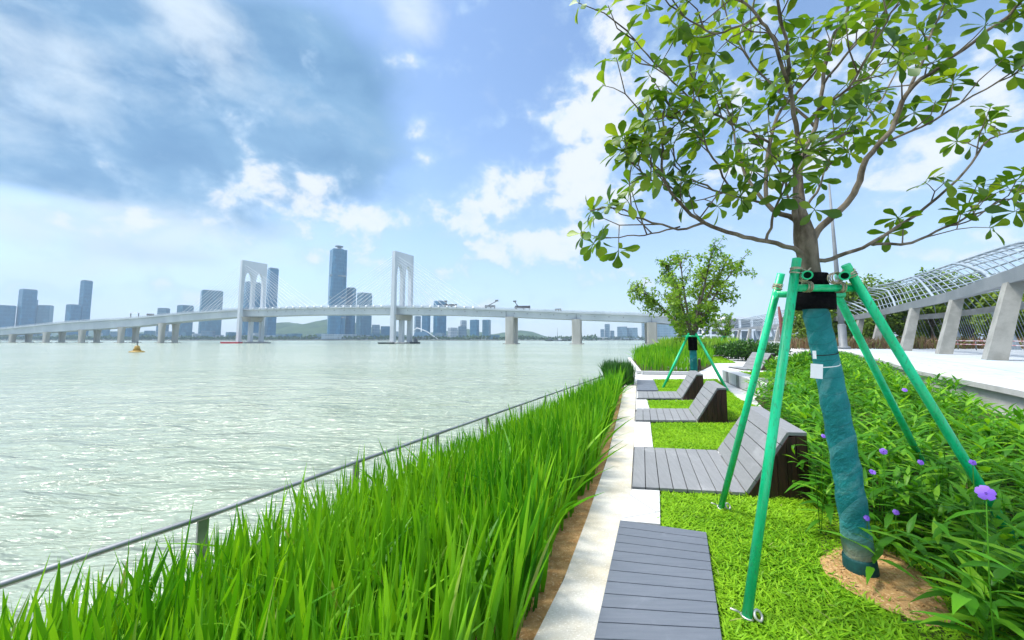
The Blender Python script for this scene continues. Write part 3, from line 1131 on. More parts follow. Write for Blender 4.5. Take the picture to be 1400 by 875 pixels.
# white strutted pavilion on the far shore
pav = thing('pavilion', 'pavilion with blue roof and slanting white struts right of right pylon', 'pavilion', (P(575, 463, 1300).x, 1300, 1.4))
ox = pav.location.x
mb = MB()
e0, e1, e2, e3 = P(562.5, 453, 1300), P(570.5, 448.5, 1300), P(583, 453, 1300), P(599, 463.8, 1300)
mb.tube([Vector((q.x - ox, 0, q.z - 1.4)) for q in (e0, e1, e2, e3)], 1.6, 6)
mb.build('strut', M_WHITE, pav)
mb = MB()
r0, r1 = P(564, 460, 1300).x - ox, P(583, 460, 1300).x - ox
mb.prism([(r0, 6, 10), (r1, 6, 10), (r1 - 9, 6, 27), (r0 + 9, 6, 27)], (0, 40, 0))
mb.build('roof', surf('pavilion_blue_roof', (0.10, 0.20, 0.32), (0.14, 0.26, 0.38), 0.05, 0.5, bump=0.0), pav)
mb = MB()
mb.box(((r0 + r1) / 2, 26, 5), (r1 - r0 - 8, 36, 10))
mb.build('wall', F_PALE, pav)

# belt of trees along the far shore: reads as one mass
n = 9000
X = rng.uniform(-2000, 1500, n)
hgt = 5 + 9 * np.clip(value_noise(X, X * 0 + 3, 0.012) + 0.5, 0.1, 1.2)
ysh = np.where(X < 300, 1296, 1520) + rng.uniform(0, 22, n)
Pz = np.stack([X, ysh, 1.0 + rng.uniform(0, 1, n) * hgt], 1)
Dv = rng.normal(size=(n, 3))
Nv = rng.normal(size=(n, 3))
V, F = leaves(Pz, Dv, Nv, rng.uniform(4, 9, n), rng.uniform(2, 4, n), [(0, .3), (.5, 1), (1, .2)])
tag(np_mesh('shore_tree_belt', V, F, M_SHORE), 'long belt of low green trees along the far river bank', 'tree belt', kind='stuff')

# ================================================================== BRIDGE
T1 = Vector((-112.2, 345, 0))
T2 = Vector((-286.5, 386, 0))
ax = (T1 - T2).normalized()
tx = Vector((-ax.y, ax.x, 0))


def bs(px, off=4.5):
    """chainage along the bridge at which its near deck edge is seen in compass direction px"""
    k = (px - CX) / FPX * 1.0
    q = T1 + tx * off
    # pitch term is tiny at the horizon; solve q.x + s ax.x = k (q.y + s ax.y)
    return (k * q.y - q.x) / (ax.x - k * ax.y)


def bpt(s, t, z):
    q = T1 + ax * s + tx * t
    return Vector((q.x, q.y, z))


def bz(px, py, off=4.5):
    s = bs(px, off)
    q = bpt(s, off, 0)
    return s, P(px, py, q.y).z


TOPS = [(-60, 456), (0, 449), (87, 440), (175, 434.5), (250, 427.5), (320, 422.5), (430, 419.5), (533, 418.5), (610, 419.3), (692, 422), (788, 425.8), (872, 428.6), (925, 431), (980, 436), (1040, 444)]
BOTS = [(-60, 463), (0, 458), (87, 452.5), (175, 446.5), (250, 438.5), (320, 433), (430, 430), (533, 429.6), (610, 430.4), (692, 433), (788, 436.8), (872, 440), (925, 443), (980, 448), (1040, 455)]
st_, zt_ = zip(*[bz(*q) for q in TOPS])
sb_, zb_ = zip(*[bz(*q) for q in BOTS])


def ztop(s): return float(np.interp(s, st_, zt_))
def zbot(s): return float(np.interp(s, sb_, zb_))


br = thing('cable_stayed_bridge', 'long white cable stayed bridge with two arched pylons across the river', 'bridge', (T1.x, T1.y, WZ))
mb = MB()
S = np.linspace(st_[0] + 5, st_[-1] - 2, 90)
prof = [(4.2, 0.0), (4.2, -1.6), (6.0, -1.9), (6.6, -9), (21.4, -9), (22.0, -1.9), (23.8, -1.6), (23.8, 0.0)]
vs, fs = [], []
for s in S:
    z1, z0 = ztop(s), zbot(s)
    for (t_, dz) in prof:
        vs.append(bpt(s, t_, z1 + dz if dz > -5 else z0))
n = len(prof)
for i in range(len(S) - 1):
    for k in range(n):
        k2 = (k + 1) % n
        fs.append((i * n + k, i * n + k2, (i + 1) * n + k2, (i + 1) * n + k))
mb.add(vs, fs)
mb.build('deck', M_BRIDGE, br, True)
for t_ in (4.35, 23.6):
    mb = MB()
    for z_ in (0.5, 1.0):
        mb.tube([bpt(s, t_, ztop(s) + z_) for s in S], 0.12, 4)
    for s in np.arange(S[0], S[-1], 6.0):
        mb.box(bpt(s, t_, ztop(s) + 0.5), (0.2, 0.2, 1.0))
    mb.build('parapet_rail', M_BRIDGE, br, True)
# pylons
TH = P(533.7, 343, 345).z - WZ
HOLES = 0


PTX = Vector((.47, .883, 0)).normalized()
PAX = Vector((PTX.y, -PTX.x, 0))


def pylon(s0, H):
    zt = WZ + H
    zs, zapx = WZ + H * 0.72, WZ + H * 0.865
    W_, lw = 25.0, 3.0
    ow = (W_ - 3 * lw) / 2
    pr = [(0, WZ - 2), (0, zt), (W_, zt), (W_, WZ - 2), (W_ - lw, WZ - 2)]

    org = T1 + ax * s0

    def bpt(s, t, z):
        q = org + PAX * (s - s0) + PTX * t
        return Vector((q.x, q.y, z))

    def arch(x1, x0):
        r = []
        for k in range(0, 11):
            u = k / 10
            x = x1 + (x0 - x1) * u
            h = math.sqrt(max(0, 1 - (2 * u - 1) ** 2))
            r.append((x, zs + (zapx - zs) * h))
        return r
    pr += arch(W_ - lw, W_ - lw - ow)
    pr += [(W_ - lw - ow, WZ - 2), (lw + ow, WZ - 2)]
    pr += arch(lw + ow, lw)
    pr += [(lw, WZ - 2)]
    mb = MB()
    th = 3.7
    n = len(pr)
    ring = []
    for sg in (-1, 1):
        for (t_, z) in pr:
            f = 1.35 - 0.35 * min(1, (z - WZ) / H)       # legs spread a little towards the water
            ring.append(bpt(s0 + sg * th / 2 * f, t_, z))
    fs = [tuple(range(n - 1, -1, -1)), tuple(range(n, 2 * n))]
    for i in range(n):
        j = (i + 1) % n
        fs.append((i, j, n + j, n + i))
    mb.add(ring, fs)
    o = mb.build('pylon', M_BRIDGE, br, True)
    cb = MB()
    zb = zbot(s0)
    q = [bpt(s0 - 3, 1.5, zb - 0.4), bpt(s0 - 3, 23.8, zb - 0.4), bpt(s0 - 3, 21.8, zb - 5.2), bpt(s0 - 3, 3.7, zb - 5.2)]
    cb.prism(q, PAX * 6)
    cb.build('crossbeam', M_PIER, br, True)
    pc_ = MB()
    for t_ in (1.6, 12.5, 23.4):
        c = bpt(s0, t_, WZ + 0.6)
        pc_.lathe(c, [(6.2, -1.5), (6.2, 0.6), (5.6, 0.9)], 16)
    pc_.build('pile_cap', M_PIER, br, True)
    return o


s1, s2 = 0.0, -(T1 - T2).length
for s0 in (s1, s2):
    pylon(s0, TH)
# stays
for s0 in (s1, s2):
    for sg in (-1, 1):
        for t_ in (1.6, 23.4):
            for k in range(12):
                cb = MB()
                zc = WZ + TH * (0.64 + 0.028 * k)
                sd = s0 + sg * (12 + 6.4 * k)
                o_ = T1 + ax * s0 + PTX * t_ + ax * (sg * 2.2)
                cb.tube([Vector((o_.x, o_.y, zc)), bpt(sd, t_ + (2.6 if t_ < 5 else -2.6), ztop(sd) + 0.4)], 0.13, 5, False)
                cb.build('stay_cable', M_WHITE, br, True)
# anchor blisters on the deck edge
for s in list(np.arange(s2 + 14, 84, 8.4)):
    if abs(s) < 8 or abs(s - s2) < 8:
        continue
    cb = MB()
    c = bpt(s, 3.9, ztop(s) - 0.2)
    cb.tube([c - tx * 0.5 + Vector((0, 0, -.9)), c + tx * 0.1 + Vector((0, 0, .9))], 0.75, 10)
    cb.build('cable_anchor', M_WHITE, br, True)
# piers
LP = [(-28, 1), (18, 1), (64, 1), (112.5, 1), (166, 1), (221, 1), (697, 0), (788, 0), (891, 0), (950, 0), (990, 0)]
for px, flare in LP:
    s = bs(px, 6.5)
    for t_ in (7.0, 21.0):
        zb = zbot(s) + 0.3
        pm_ = MB()
        w0, d0 = (2.6, 2.2) if flare else (3.8, 2.4)
        hp = zb - WZ
        prof = [(WZ - 2, 1.0), (WZ + hp * .40, 1.0), (WZ + hp * .65, 1.14), (WZ + hp * .85, 1.42), (zb, 1.85)] if flare else [(WZ - 2, 1.0), (zb, 1.0)]
        vs, fs = [], []
        ch = 0.7
        for z, k in prof:
            for (u, v) in [(-w0 + ch, -d0), (w0 - ch, -d0), (w0, -d0 + ch), (w0, d0 - ch), (w0 - ch, d0), (-w0 + ch, d0), (-w0, d0 - ch), (-w0, -d0 + ch)]:
                q = bpt(s + u * k, t_ + v, z)
                vs.append(q)
        for i in range(len(prof) - 1):
            for k in range(8):
                fs.append((i * 8 + k, i * 8 + (k + 1) % 8, (i + 1) * 8 + (k + 1) % 8, (i + 1) * 8 + k))
        pm_.add(vs, fs)
        c = bpt(s, t_, 0)
        pm_.box((c.x, c.y, WZ + 0.2), (11 if not flare else 8, 8, 1.0), Matrix.Rotation(math.atan2(ax.y, ax.x), 3, 'Z'))
        pm_.build('pier', M_PIER, br, True)

for s in np.arange(-160, 216, 11.5):
    if abs(s) < 6:
        continue
    mb = MB()
    q = bpt(s, 6.15, ztop(s) - 3.6)
    mb.box(q, (.7, .5, .7), Matrix.Rotation(math.atan2(ax.y, ax.x), 3, 'Z'))
    mb.build('drain_outlet', M_GREYM, br, True)
for px in (692, 788, 891):
    s = bs(px, 6.3)
    mb = MB()
    mb.box(bpt(s, 6.25, (ztop(s) + zbot(s)) / 2 - .6), (.35, .5, ztop(s) - zbot(s) - 1.6), Matrix.Rotation(math.atan2(ax.y, ax.x), 3, 'Z'))
    mb.build('expansion_joint', M_GREYM, br, True)

# small things on the deck
rotb = Matrix.Rotation(math.atan2(ax.y, ax.x), 3, 'Z')


def on_deck(px, t_=7.0):
    s = bs(px, t_)
    return bpt(s, t_, ztop(s)), s


def deck_vehicle(px, L, H, label, mat, boom=None, name='truck', cat='truck'):
    q, s = on_deck(px)
    o = thing(name, label, cat, q)
    mb = MB()
    mb.box((0, 0, 1.0 + H * .35), (L * .72, 2.6, H * .7), rotb)
    mb.build('load_body', mat, o)
    mb = MB()
    mb.prism([rotb @ Vector(v) for v in [(-L * .5, -1.3, .8), (-L * .37, -1.3, .8), (-L * .37, -1.3, 1.0 + H * .8), (-L * .45, -1.3, 1.0 + H * .8), (-L * .5, -1.3, 1.0 + H * .4)]], rotb @ Vector((0, 2.6, 0)))
    mb.build('cab', M_GREYM, o)
    for k in (-.4, .0, .32):
        mb = MB()
        c = rotb @ Vector((k * L, -1.0, .5))
        c2 = rotb @ Vector((k * L, 1.0, .5))
        mb.tube([c, c2], 0.5, 10)
        mb.build('wheel_pair', M_CORD, o)
    if boom:
        mb = MB()
        mb.tube([rotb @ Vector((-L * .3, 0, 1 + H * .5)), rotb @ Vector((boom[0], 0, boom[1]))], [0.5, 0.35], 6)
        mb.box(rotb @ Vector((boom[0], 0, boom[1] + .4)), (2.6, 1.6, 1.4), rotb)
        mb.build('boom', M_GREYM, o)
    return o


deck_vehicle(617, 14, 2.2, 'dark flatbed truck with low boom on deck near the right pylon', M_TRUCK, (-6, 5.0), 'crane_truck')
deck_vehicle(671, 11, 2.4, 'grey boom lift truck on deck left of the first right pier', M_GREYM, (5.5, 6.4), 'boom_truck')
deck_vehicle(716, 16, 3.2, 'dark box truck with raised bucket right of the first right pier', M_TRUCK, (-8, 7.0), 'bucket_truck')
deck_vehicle(764, 6, 1.2, 'low dark car on the deck between the two right piers', M_TRUCK, None, 'car', 'car')
deck_vehicle(205, 9, 2.4, 'dark lorry on the rising ramp right of white gantry', M_TRUCK, None)
q, s = on_deck(183, 8)
o = thing('gantry', 'white box gantry frame standing over the left ramp', 'gantry', q)
for sx in (-6.2, 6.2):
    mb = MB()
    mb.box(rotb @ Vector((sx, 0, 2.6)), (0.8, 0.8, 5.2), rotb)
    mb.build('leg', M_GREYM, o)
mb = MB()
mb.box((0, 0, 5.8), (13.6, 1.2, 1.3), rotb)
mb.build('beam', M_WHITE, o)

# pontoons, boats, buoy
def pontoon(px0, px1, Y, mat, h, label, name='pontoon', cabin=False):
    a, b = P(px0, 470, Y), P(px1, 470, Y)
    L = b.x - a.x
    o = thing(name, label, 'boat' if cabin else 'pontoon', ((a.x + b.x) / 2, Y, WZ))
    mb = MB()
    mb.prism([(-L / 2, -3, .9), (-L / 2 + 1.2, -3, -.6), (L / 2 - 1.2, -3, -.6), (L / 2, -3, .9), (L / 2, -3, h), (-L / 2, -3, h)], (0, 6, 0))
    mb.build('hull', mat, o)
    mb = MB()
    for k in range(7):
        mb.tube([(-L / 2 + L * k / 6, -2.8, h), (-L / 2 + L * k / 6, -2.8, h + 1)], .1, 5)
    mb.tube([(-L / 2, -2.8, h + 1), (L / 2, -2.8, h + 1)], .09, 5)
    mb.build('guard_rail', M_GREYM, o)
    if cabin:
        mb = MB()
        mb.box((L * .08, 0, h + 1.6), (L * .34, 4, 3.2))
        mb.box((L * .04, 0, h + 3.8), (L * .2, 3.2, 1.4))
        mb.build('cabin', M_GREYM, o)
        mb = MB()
        mb.tube([(-L * .2, 0, h), (-L * .2, 0, h + 6)], .16, 5)
        mb.build('mast', M_HULL, o)
    return o


pontoon(304, 329, 378, M_RED, 1.6, 'red work pontoon moored at the foot of the left pylon')
pontoon(330, 368, 392, M_GREYM, 1.0, 'grey flat pontoon between the left pylon legs')
pontoon(518, 538, 338, M_HULL, 1.5, 'dark green pontoon at the foot of the right pylon')
pontoon(561, 574, 362, M_HULL, 1.6, 'dark workboat with small cabin right of the right pylon foot', 'workboat', True)
pontoon(745, 757, 900, M_HULL, 3.0, 'dark low boat far out between the two right piers', 'boat', True)
pontoon(768, 776, 900, M_HULL, 2.5, 'tiny dark boat left of the second right pier', 'boat', True)
pontoon(776.8, 780.5, 905, M_HULL, 4.0, 'smallest dark boat right beside the second right pier', 'boat', True)
cbx = P(762.5, 466, 900)
o = thing('crane_barge', 'crane barge with tall thin mast between the two right piers', 'barge', (cbx.x, 905, WZ))
mb = MB()
mb.prism([(-9, -4, 2.5), (-7, -4, -.5), (9, -4, -.5), (11, -4, 2.5)], (0, 8, 0))
mb.build('hull', M_GREYM, o)
mb = MB()
mb.tube([(0, 0, 2), (0, 0, 33)], [.8, .35], 6)
mb.build('mast', M_GREYM, o)
mb = MB()
mb.box((5, 0, 4.5), (5, 5, 4.5))
mb.build('cabin', M_WHITE, o)

# far low bridge
o = thing('low_bridge', 'thin far low bridge crossing the river mouth behind the right piers', 'bridge', (P(790, 462, 1500).x, 1500, WZ))
xa, xb = P(735, 461, 1500).x - o.location.x, P(830, 461, 1500).x - o.location.x
mb = MB()
mb.box(((xa + xb) / 2, 0, 12), (xb - xa, 14, 2.6))
mb.build('deck', M_BRIDGE, o)
for k in range(8):
    mb = MB()
    mb.box((xa + (xb - xa) * (k + .5) / 8, 0, 4.9), (4, 8, 11.5))
    mb.build('pier', M_PIER, o)

bq = G(187, 481.5, WZ)
o = thing('buoy', 'yellow conical navigation buoy floating before the left ramp', 'buoy', bq)
mb = MB()
mb.lathe((0, 0, 0), [(1.2, -.5), (1.95, -.1), (1.95, .25), (1.1, .5)], 20)
mb.build('float', M_YELLOW, o)
mb = MB()
mb.lathe((0, 0, 0), [(1.05, .5), (.75, 1.3), (.62, 1.9), (.25, 2.2)], 16)
mb.build('cone', M_YELLOW, o)
mb = MB()
mb.tube([(0, 0, 2.2), (0, 0, 3.2)], .12, 6)
mb.torus((0, 0, 3.0), (0, 0, 1), .35, .07)
mb.lathe((0, 0, 3.2), [(.2, 0), (.22, .3), (.08, .45)], 10)
mb.build('lantern', M_GREYM, o)

# ================================================================== RAILING
rl = thing('railing', 'steel tube railing on posts along the river edge behind the reeds', 'railing', (quay[1].x, quay[1].y, -0.19))
mb = MB()
line = [rail_a, rail_near, Grail(278, 707), Grail(487, 632), rail_far, rail_b]
mb.tube(line, 0.021, 12)
mb.build('handrail', M_STEEL, rl, True)
pp = [Grail(278, 707), Grail(487, 632)]
step = (pp[1] - pp[0])
posts = [pp[0] + step * k for k in range(-2, 9)]
for q in posts:
    mb = MB()
    e = step.normalized()
    sd_ = Vector((e.y, -e.x, 0))
    mb.prism([q + e * -.035 + sd_ * -.012 + Vector((0, 0, -.50)), q + e * .035 + sd_ * -.012 + Vector((0, 0, -.50)), q + e * .035 + sd_ * .012 + Vector((0, 0, -.50)), q + e * -.035 + sd_ * .012 + Vector((0, 0, -.50))], (0, 0, 0.485))
    mb.build('post', M_STEEL, rl, True)

# ================================================================== REEDS
def bed_z(X, Y):
    xl, xr = bed_edge(Y)
    k = np.clip((X - xl) / np.maximum(xr - xl, .1), 0, 1)
    return -0.03 - 0.42 * (1 - k) ** 1.2


REED_PROF = [(0, .55), (.2, .9), (.45, 1.0), (.68, .82), (.86, .48), (1.0, .03)]


def reed_mesh(X, Y, Z, hmul=1.0, wmul=1.0, bendy=1.0):
    n = len(X)
    th = rng.uniform(0, 2 * math.pi, n)
    lean = np.abs(rng.normal(0, .115, n)) + .02
    D = np.stack([np.cos(th) * lean + 0.04, np.sin(th) * lean, np.ones(n)], 1)
    ph = th + rng.normal(0, .7, n)
    Bd = np.stack([np.cos(ph), np.sin(ph), -0.25 * np.ones(n)], 1)
    Nv = np.stack([np.cos(th + rng.normal(0, .9, n)), np.sin(th + rng.normal(0, .9, n)), 0.1 * np.ones(n)], 1)
    bend = np.abs(rng.normal(0, .10, n)) * bendy
    flop = rng.random(n) < .10
    bend[flop] += rng.uniform(.35, .75, flop.sum())
    pn = value_noise(X, Y, 0.9, 4.0)
    L = hmul * np.clip(rng.normal(.72, .12, n) + .14 * pn, .3, 1.1)
    W = wmul * (.009 + .015 * rng.random(n) ** 1.3)
    return leaves(np.stack([X, Y, Z], 1), D, Nv, L, W, REED_PROF, bend, Bd, 0.25)


reedpoly = []
for tt in np.linspace(0.35, 13.2, 40):
    reedpoly.append((bed_edge(tt)[1] - 0.12 - 0.05 * math.sin(tt * 2.3), tt))
left = [(bed_edge(tt)[0] + 0.04, tt) for tt in np.linspace(13.2, 0.35, 40)]
reedpoly += left
parts = []
X, Y = scatter(reedpoly, 56000)
keep = rng.random(len(X)) < np.clip(np.where(Y < 5, 1.0, 1.0 - (Y - 5) * 0.055), .42, 1)
keep &= (np.abs(X) < 1.55 * Y + 1.0)
# grow in fans: pull plants to clump centres
X, Y = X[keep], Y[keep]
cxn, cyn = value_noise(X, Y, 5.0, 1.0), value_noise(X, Y, 5.0, 2.0)
X = X + cxn * .10
Y = Y + cyn * .10
k = in_poly(X, Y, reedpoly)
X, Y = X[k], Y[k]
parts.append(reed_mesh(X, Y, bed_z(X, Y) - .02))
V, F = merge(parts)
reeds = np_mesh('reed_bed', V, F, M_REED)
print('reeds', len(X))
tag(reeds, 'long bed of bright green sword leaved reeds between the river and kerb path', 'reeds', kind='stuff')
# a few bleached leaves in the bed
X, Y = scatter(reedpoly, 800)
k = (Y < 7)
X, Y = X[k], Y[k]
V, F = reed_mesh(X, Y, bed_z(X, Y), .95, .8, 3.0)
tag(np_mesh('dry_reed_leaves', V, F, M_STRAW), 'scattered pale bent leaves among the bright green reeds', 'dry leaves', kind='stuff')

# dark clump at the far end of the bed
def patch(name, poly, n, mat, label, h=1.0, w=1.0, z=0.0, cat='reeds'):
    X, Y = scatter(poly, n)
    V, F = reed_mesh(X, Y, np.full(len(X), z), h, w)
    return tag(np_mesh(name, V, F, mat), label, cat, kind='stuff')


def GP(*pts):
    return [(G(*q).x, G(*q).y) for q in pts]


patch('reed_clump', [(3.3, 13.2), (4.35, 13.3), (5.0, 16.2), (4.0, 16.2)], 2600, M_REEDD, 'darker green reed clump closing the far end of the long bed', 1.0, 1.1, -.05)
# raised second bed, its white kerb
bed2 = GP((864, 492), (879, 509.5), (950, 510.5), (972, 500), (975, 487), (955, 478), (935, 473), (900, 477))
sheet('reed_bed_ground', bed2, .012, M_DARKSOIL, thick=.03)
# dry bits fallen on the near lawn and the boards
X, Y = scatter(LAWNS[0], 260)
th_ = rng.uniform(0, 6.28, len(X))
V, F = leaves(np.stack([X, Y, rng.uniform(.045, .062, len(X))], 1), np.stack([np.cos(th_), np.sin(th_), rng.normal(0, .2, len(X))], 1), np.tile([0, 0, 1.0], (len(X), 1)), rng.uniform(.03, .09, len(X)), rng.uniform(.002, .006, len(X)), [(0, .3), (.5, 1), (1, .1)], .2)
tag(np_mesh('lawn_litter', V, F, M_STRAW), 'dry blades and leaf bits lying on the near lawn and deck', 'litter', kind='stuff')
patch('second_reed_bed', bed2, 60000, M_REED, 'block of upright reeds behind the white kerb near the second staked tree', 1.35, 1.7, .05)
bed3 = [(14.2, 36), (19.5, 48), (27, 60), (36, 60), (27, 44), (20, 34)]
patch('pale_grass_mound', bed3, 16000, M_REED2, 'pale yellow green tall grass mound behind the upright reeds', 1.9, 3.2, .25, 'grass')
kb = MB()
kp = [G(862, 491), G(877, 511), G(952, 512)]
for a, b in zip(kp[:-1], kp[1:]):
    n_ = Vector((b.y - a.y, a.x - b.x, 0)).normalized() * 0.22
    kb.prism([a, b, b + n_, a + n_], (0, 0, 0.14))
tag(kb.build('planter_kerb', M_WHITEPAVE), 'white stone kerb in front of the far block of reeds', 'kerb')

# ================================================================== LAWN BLADES
def lawn_blades(poly, dens, name, label, L0=.055, W0=.0042, avoid=None, z=0.0):
    X, Y = scatter(poly, int(area_box(poly) * dens))
    k = (np.abs(X) < 1.45 * Y + .5)
    if avoid:
        for a in avoid:
            k &= ~in_poly(X, Y, a)
    X, Y = X[k], Y[k]
    n = len(X)
    th = rng.uniform(0, 2 * math.pi, n)
    up = rng.uniform(.35, 1.3, n)
    D = np.stack([np.cos(th), np.sin(th), up], 1)
    Nv = np.stack([-np.cos(th) * .8 + rng.normal(0, .3, n), -np.sin(th) * .8 + rng.normal(0, .3, n), np.ones(n)], 1)
    L = rng.uniform(.6, 1.5, n) * L0
    W = rng.uniform(.7, 1.3, n) * W0
    V, F = leaves(np.stack([X, Y, np.full(n, z)], 1), D, Nv, L, W, [(0, .8), (.5, 1.0), (1, .05)], .35)
    return tag(np_mesh(name, V, F, M_LAWN), label, 'grass', kind='stuff')


pitpoly = [(pc.x + (q.x - pc.x) * k_, pc.y + (q.y - pc.y) * k_) for q, k_ in zip(pit, (.9, .8, .95, .82, .9, .78, .94, .85, .75, .92, .8))]
lawn_blades(LAWNS[0], 7000, 'lawn_grass', 'bright short lawn grass round the big staked tree', .064, .0048, [pitpoly])
lawn_blades(LAWNS[1], 4200, 'lawn_grass', 'lawn strip between the first and second timber benches', .055, .0055)
lawn_blades(LAWNS[2], 2600, 'lawn_grass', 'lawn strip between the second and third timber benches', .06, .0075)
lawn_blades(LAWNS[3], 1500, 'lawn_grass', 'lawn patch at the feet of the second staked tree', .065, .010)
lawn_blades(LAWNS[4], 260, 'lawn_grass', 'far small lawn before the dark hedge bushes', .08, .022)

# clods and chips of earth in the tree pit
X, Y = scatter(pitpoly, 2600)
n = len(X)
mbp = MB()
for x, y in zip(X, Y):
    r_ = .0025 + .011 * random.random() ** 4
    c = Vector((x, y, .027 + r_ * .3))
    vs_ = [c + Vector((random.gauss(0, 1), random.gauss(0, 1), abs(random.gauss(0, .6)))).normalized() * r_ * random.uniform(.7, 1.3) for _ in range(5)]
    mbp.add(vs_, [(0, 1, 2), (0, 2, 3), (0, 3, 4), (0, 4, 1), (1, 2, 3), (1, 3, 4)])
tag(mbp.build('soil_clods', surf('soil_clod', (0.30, 0.165, 0.065), (0.52, 0.34, 0.16), 30, .95, .1, bump=0.0)), kind='stuff')
X, Y = scatter(pitpoly, 45)
n = len(X)
th_ = rng.uniform(0, 6.28, n)
V, F = leaves(np.stack([X, Y, np.full(n, .036)], 1), np.stack([np.cos(th_), np.sin(th_), .05 * np.ones(n)], 1), np.tile([0, 0, 1.0], (n, 1)), rng.uniform(.03, .11, n), rng.uniform(.0015, .004, n), [(0, .6), (.5, 1), (1, .1)], .1)
tag(np_mesh('plant_litter', V, F, M_STRAW), 'dry leaf litter lying on the bare soil round the trunk', 'litter', kind='stuff')

# ================================================================== TIMBER DECKS, PAVERS, BENCHES
def boards_quad(p00, p10, p11, p01, n, z0, z1, gap, name, mat, label):
    """platform: quad corners (near-left, near-right, far-right, far-left); boards run left-right, stacked near to far"""
    base = (p00 + p10 + p11 + p01) / 4
    o = thing(name, label, 'deck', (base.x, base.y, 0))
    mb = MB()
    for i in range(n):
        f0, f1 = i / n, (i + 1) / n
        a, b = p00.lerp(p01, f0), p10.lerp(p11, f0)
        c, d = p10.lerp(p11, f1), p00.lerp(p01, f1)
        g = (d - a).normalized() * gap
        q = [a + g, b + g, c, d]
        mb.prism([(v.x, v.y, z0) for v in q], (0, 0, z1 - z0))
    mb.build('boards', mat, o, True, bevel=0.003)
    jb = MB()
    jb.prism([(v.x, v.y, -.015) for v in (p00, p10, p11, p01)], (0, 0, z0 + .012))
    jb.build('frame', M_JOIST, o, True)
    return o


boards_quad(G(800, 945), G(996, 945), G(966, 736), G(848, 719), 13, .015, .05, .007, 'timber_deck', M_DECK, 'flat blue grey timber deck at the bottom of the photo')
boards_quad(G(871, 535.5), G(900, 535.5), G(894, 521.5), G(871, 521), 16, .015, .05, .01, 'timber_deck', M_DECK, 'flat grey timber deck beside the lawn of second staked tree')


def paver(px, label):
    mb = MB()
    pts = [G(*q) for q in px]
    mb.prism([(q.x, q.y, -.01) for q in pts], (0, 0, .046))
    o = mb.build('stone_paver', M_WHITEPAVE, bevel=0.004)
    return tag(o, label, 'paver')


paver([(863.5, 673), (902, 675), (903, 722), (849, 717)], 'white stone paver between the near deck and first bench')
paver([(867.5, 579), (889, 579.5), (893, 614.5), (866.5, 614)], 'white stone paver between the first and second benches')
paver([(869.5, 548), (884, 548), (888.5, 562.5), (869, 562)], 'white stone paver between the second and third benches')
paver([(871, 536.5), (884, 537), (884, 545.5), (870.5, 545.5)], 'white stone paver between the third bench and far deck')


def make_bench(label, loc, seat_len=1.15, rise_x=0.43, top_w=0.18, hgt=0.69, width=1.48, rz=0.0, skew=0.0):
    """lounge bench: flat boards, then a sloping back; side faces boarded dark. local: +x to the back, +y along width"""
    o = thing('lounge_bench', label, 'bench', loc, 'timber lounge benches along the promenade', rz)
    zt = 0.055
    nb = 8
    bw = seat_len / nb
    mb = MB()
    for i in range(nb):
        mb.box((bw * (i + .5), width / 2, zt - .0175), (bw - .008, width, .035))
    mb.build('seat', M_BENCH, o, bevel=.003)
    jb = MB()
    jb.box((seat_len / 2, width / 2, .0), (seat_len - .01, width - .01, .036))
    jb.build('seat_frame', M_JOIST, o)
    x0, x1, x2 = seat_len, seat_len + rise_x, seat_len + rise_x + top_w
    # sloping back boards
    sl = math.hypot(rise_x, hgt - zt)
    e = Vector((rise_x / sl, 0, (hgt - zt) / sl))
    nrm = Vector((-e.z, 0, e.x))
    bb = MB()
    nk = 5
    for i in range(nk):
        a = Vector((x0, 0, zt)) + e * (sl * i / nk + .004)
        b = Vector((x0, 0, zt)) + e * (sl * (i + 1) / nk - .003)
        bb.prism([a + nrm * -.035, b + nrm * -.035, b, a], (0, width, 0))
    bb.build('backrest', M_BENCH, o, bevel=.003)
    cp = MB()
    cp.box(((x1 + x2) / 2 + .004, width / 2, hgt - .02), (top_w, width + .012, .036))
    cp.build('top_board', M_BENCH, o, bevel=.003)
    # dark boarded ends and rear
    for yy in (0.0, width):
        sp = MB()
        y0 = yy - .012 if yy == 0 else yy - .010
        nbd = 6
        xs = np.linspace(x0 + .03, x2 - .01, nbd + 1)
        for i in range(nbd):
            xa, xb = xs[i] + .0025, xs[i + 1] - .0025

            def zz(x):
                return min(hgt - .045, zt + (x - x0) * (hgt - zt) / rise_x - .06)
            ring = [(xa, y0, 0), (xb, y0, 0), (xb, y0, max(.02, zz(xb)))]
            if xa < x1 < xb:
                ring.append((x1, y0, zz(x1)))
            ring.append((xa, y0, max(.01, zz(xa))))
            sp.prism(ring, (0, .022, 0))
        sp.build('side_panel', M_DARKSIDE, o)
    rp = MB()
    for i in range(11):
        ww = width / 11
        rp.box((x2 - .006, ww * (i + .5), (hgt - .04) / 2), (.02, ww - .005, hgt - .04))
    rp.build('rear_panel', M_DARKSIDE, o)
    if skew:                      # the benches follow the curving path: skewed in plan
        for ch in o.children:
            for v in ch.data.vertices:
                v.co.x += skew * v.co.y
    return o


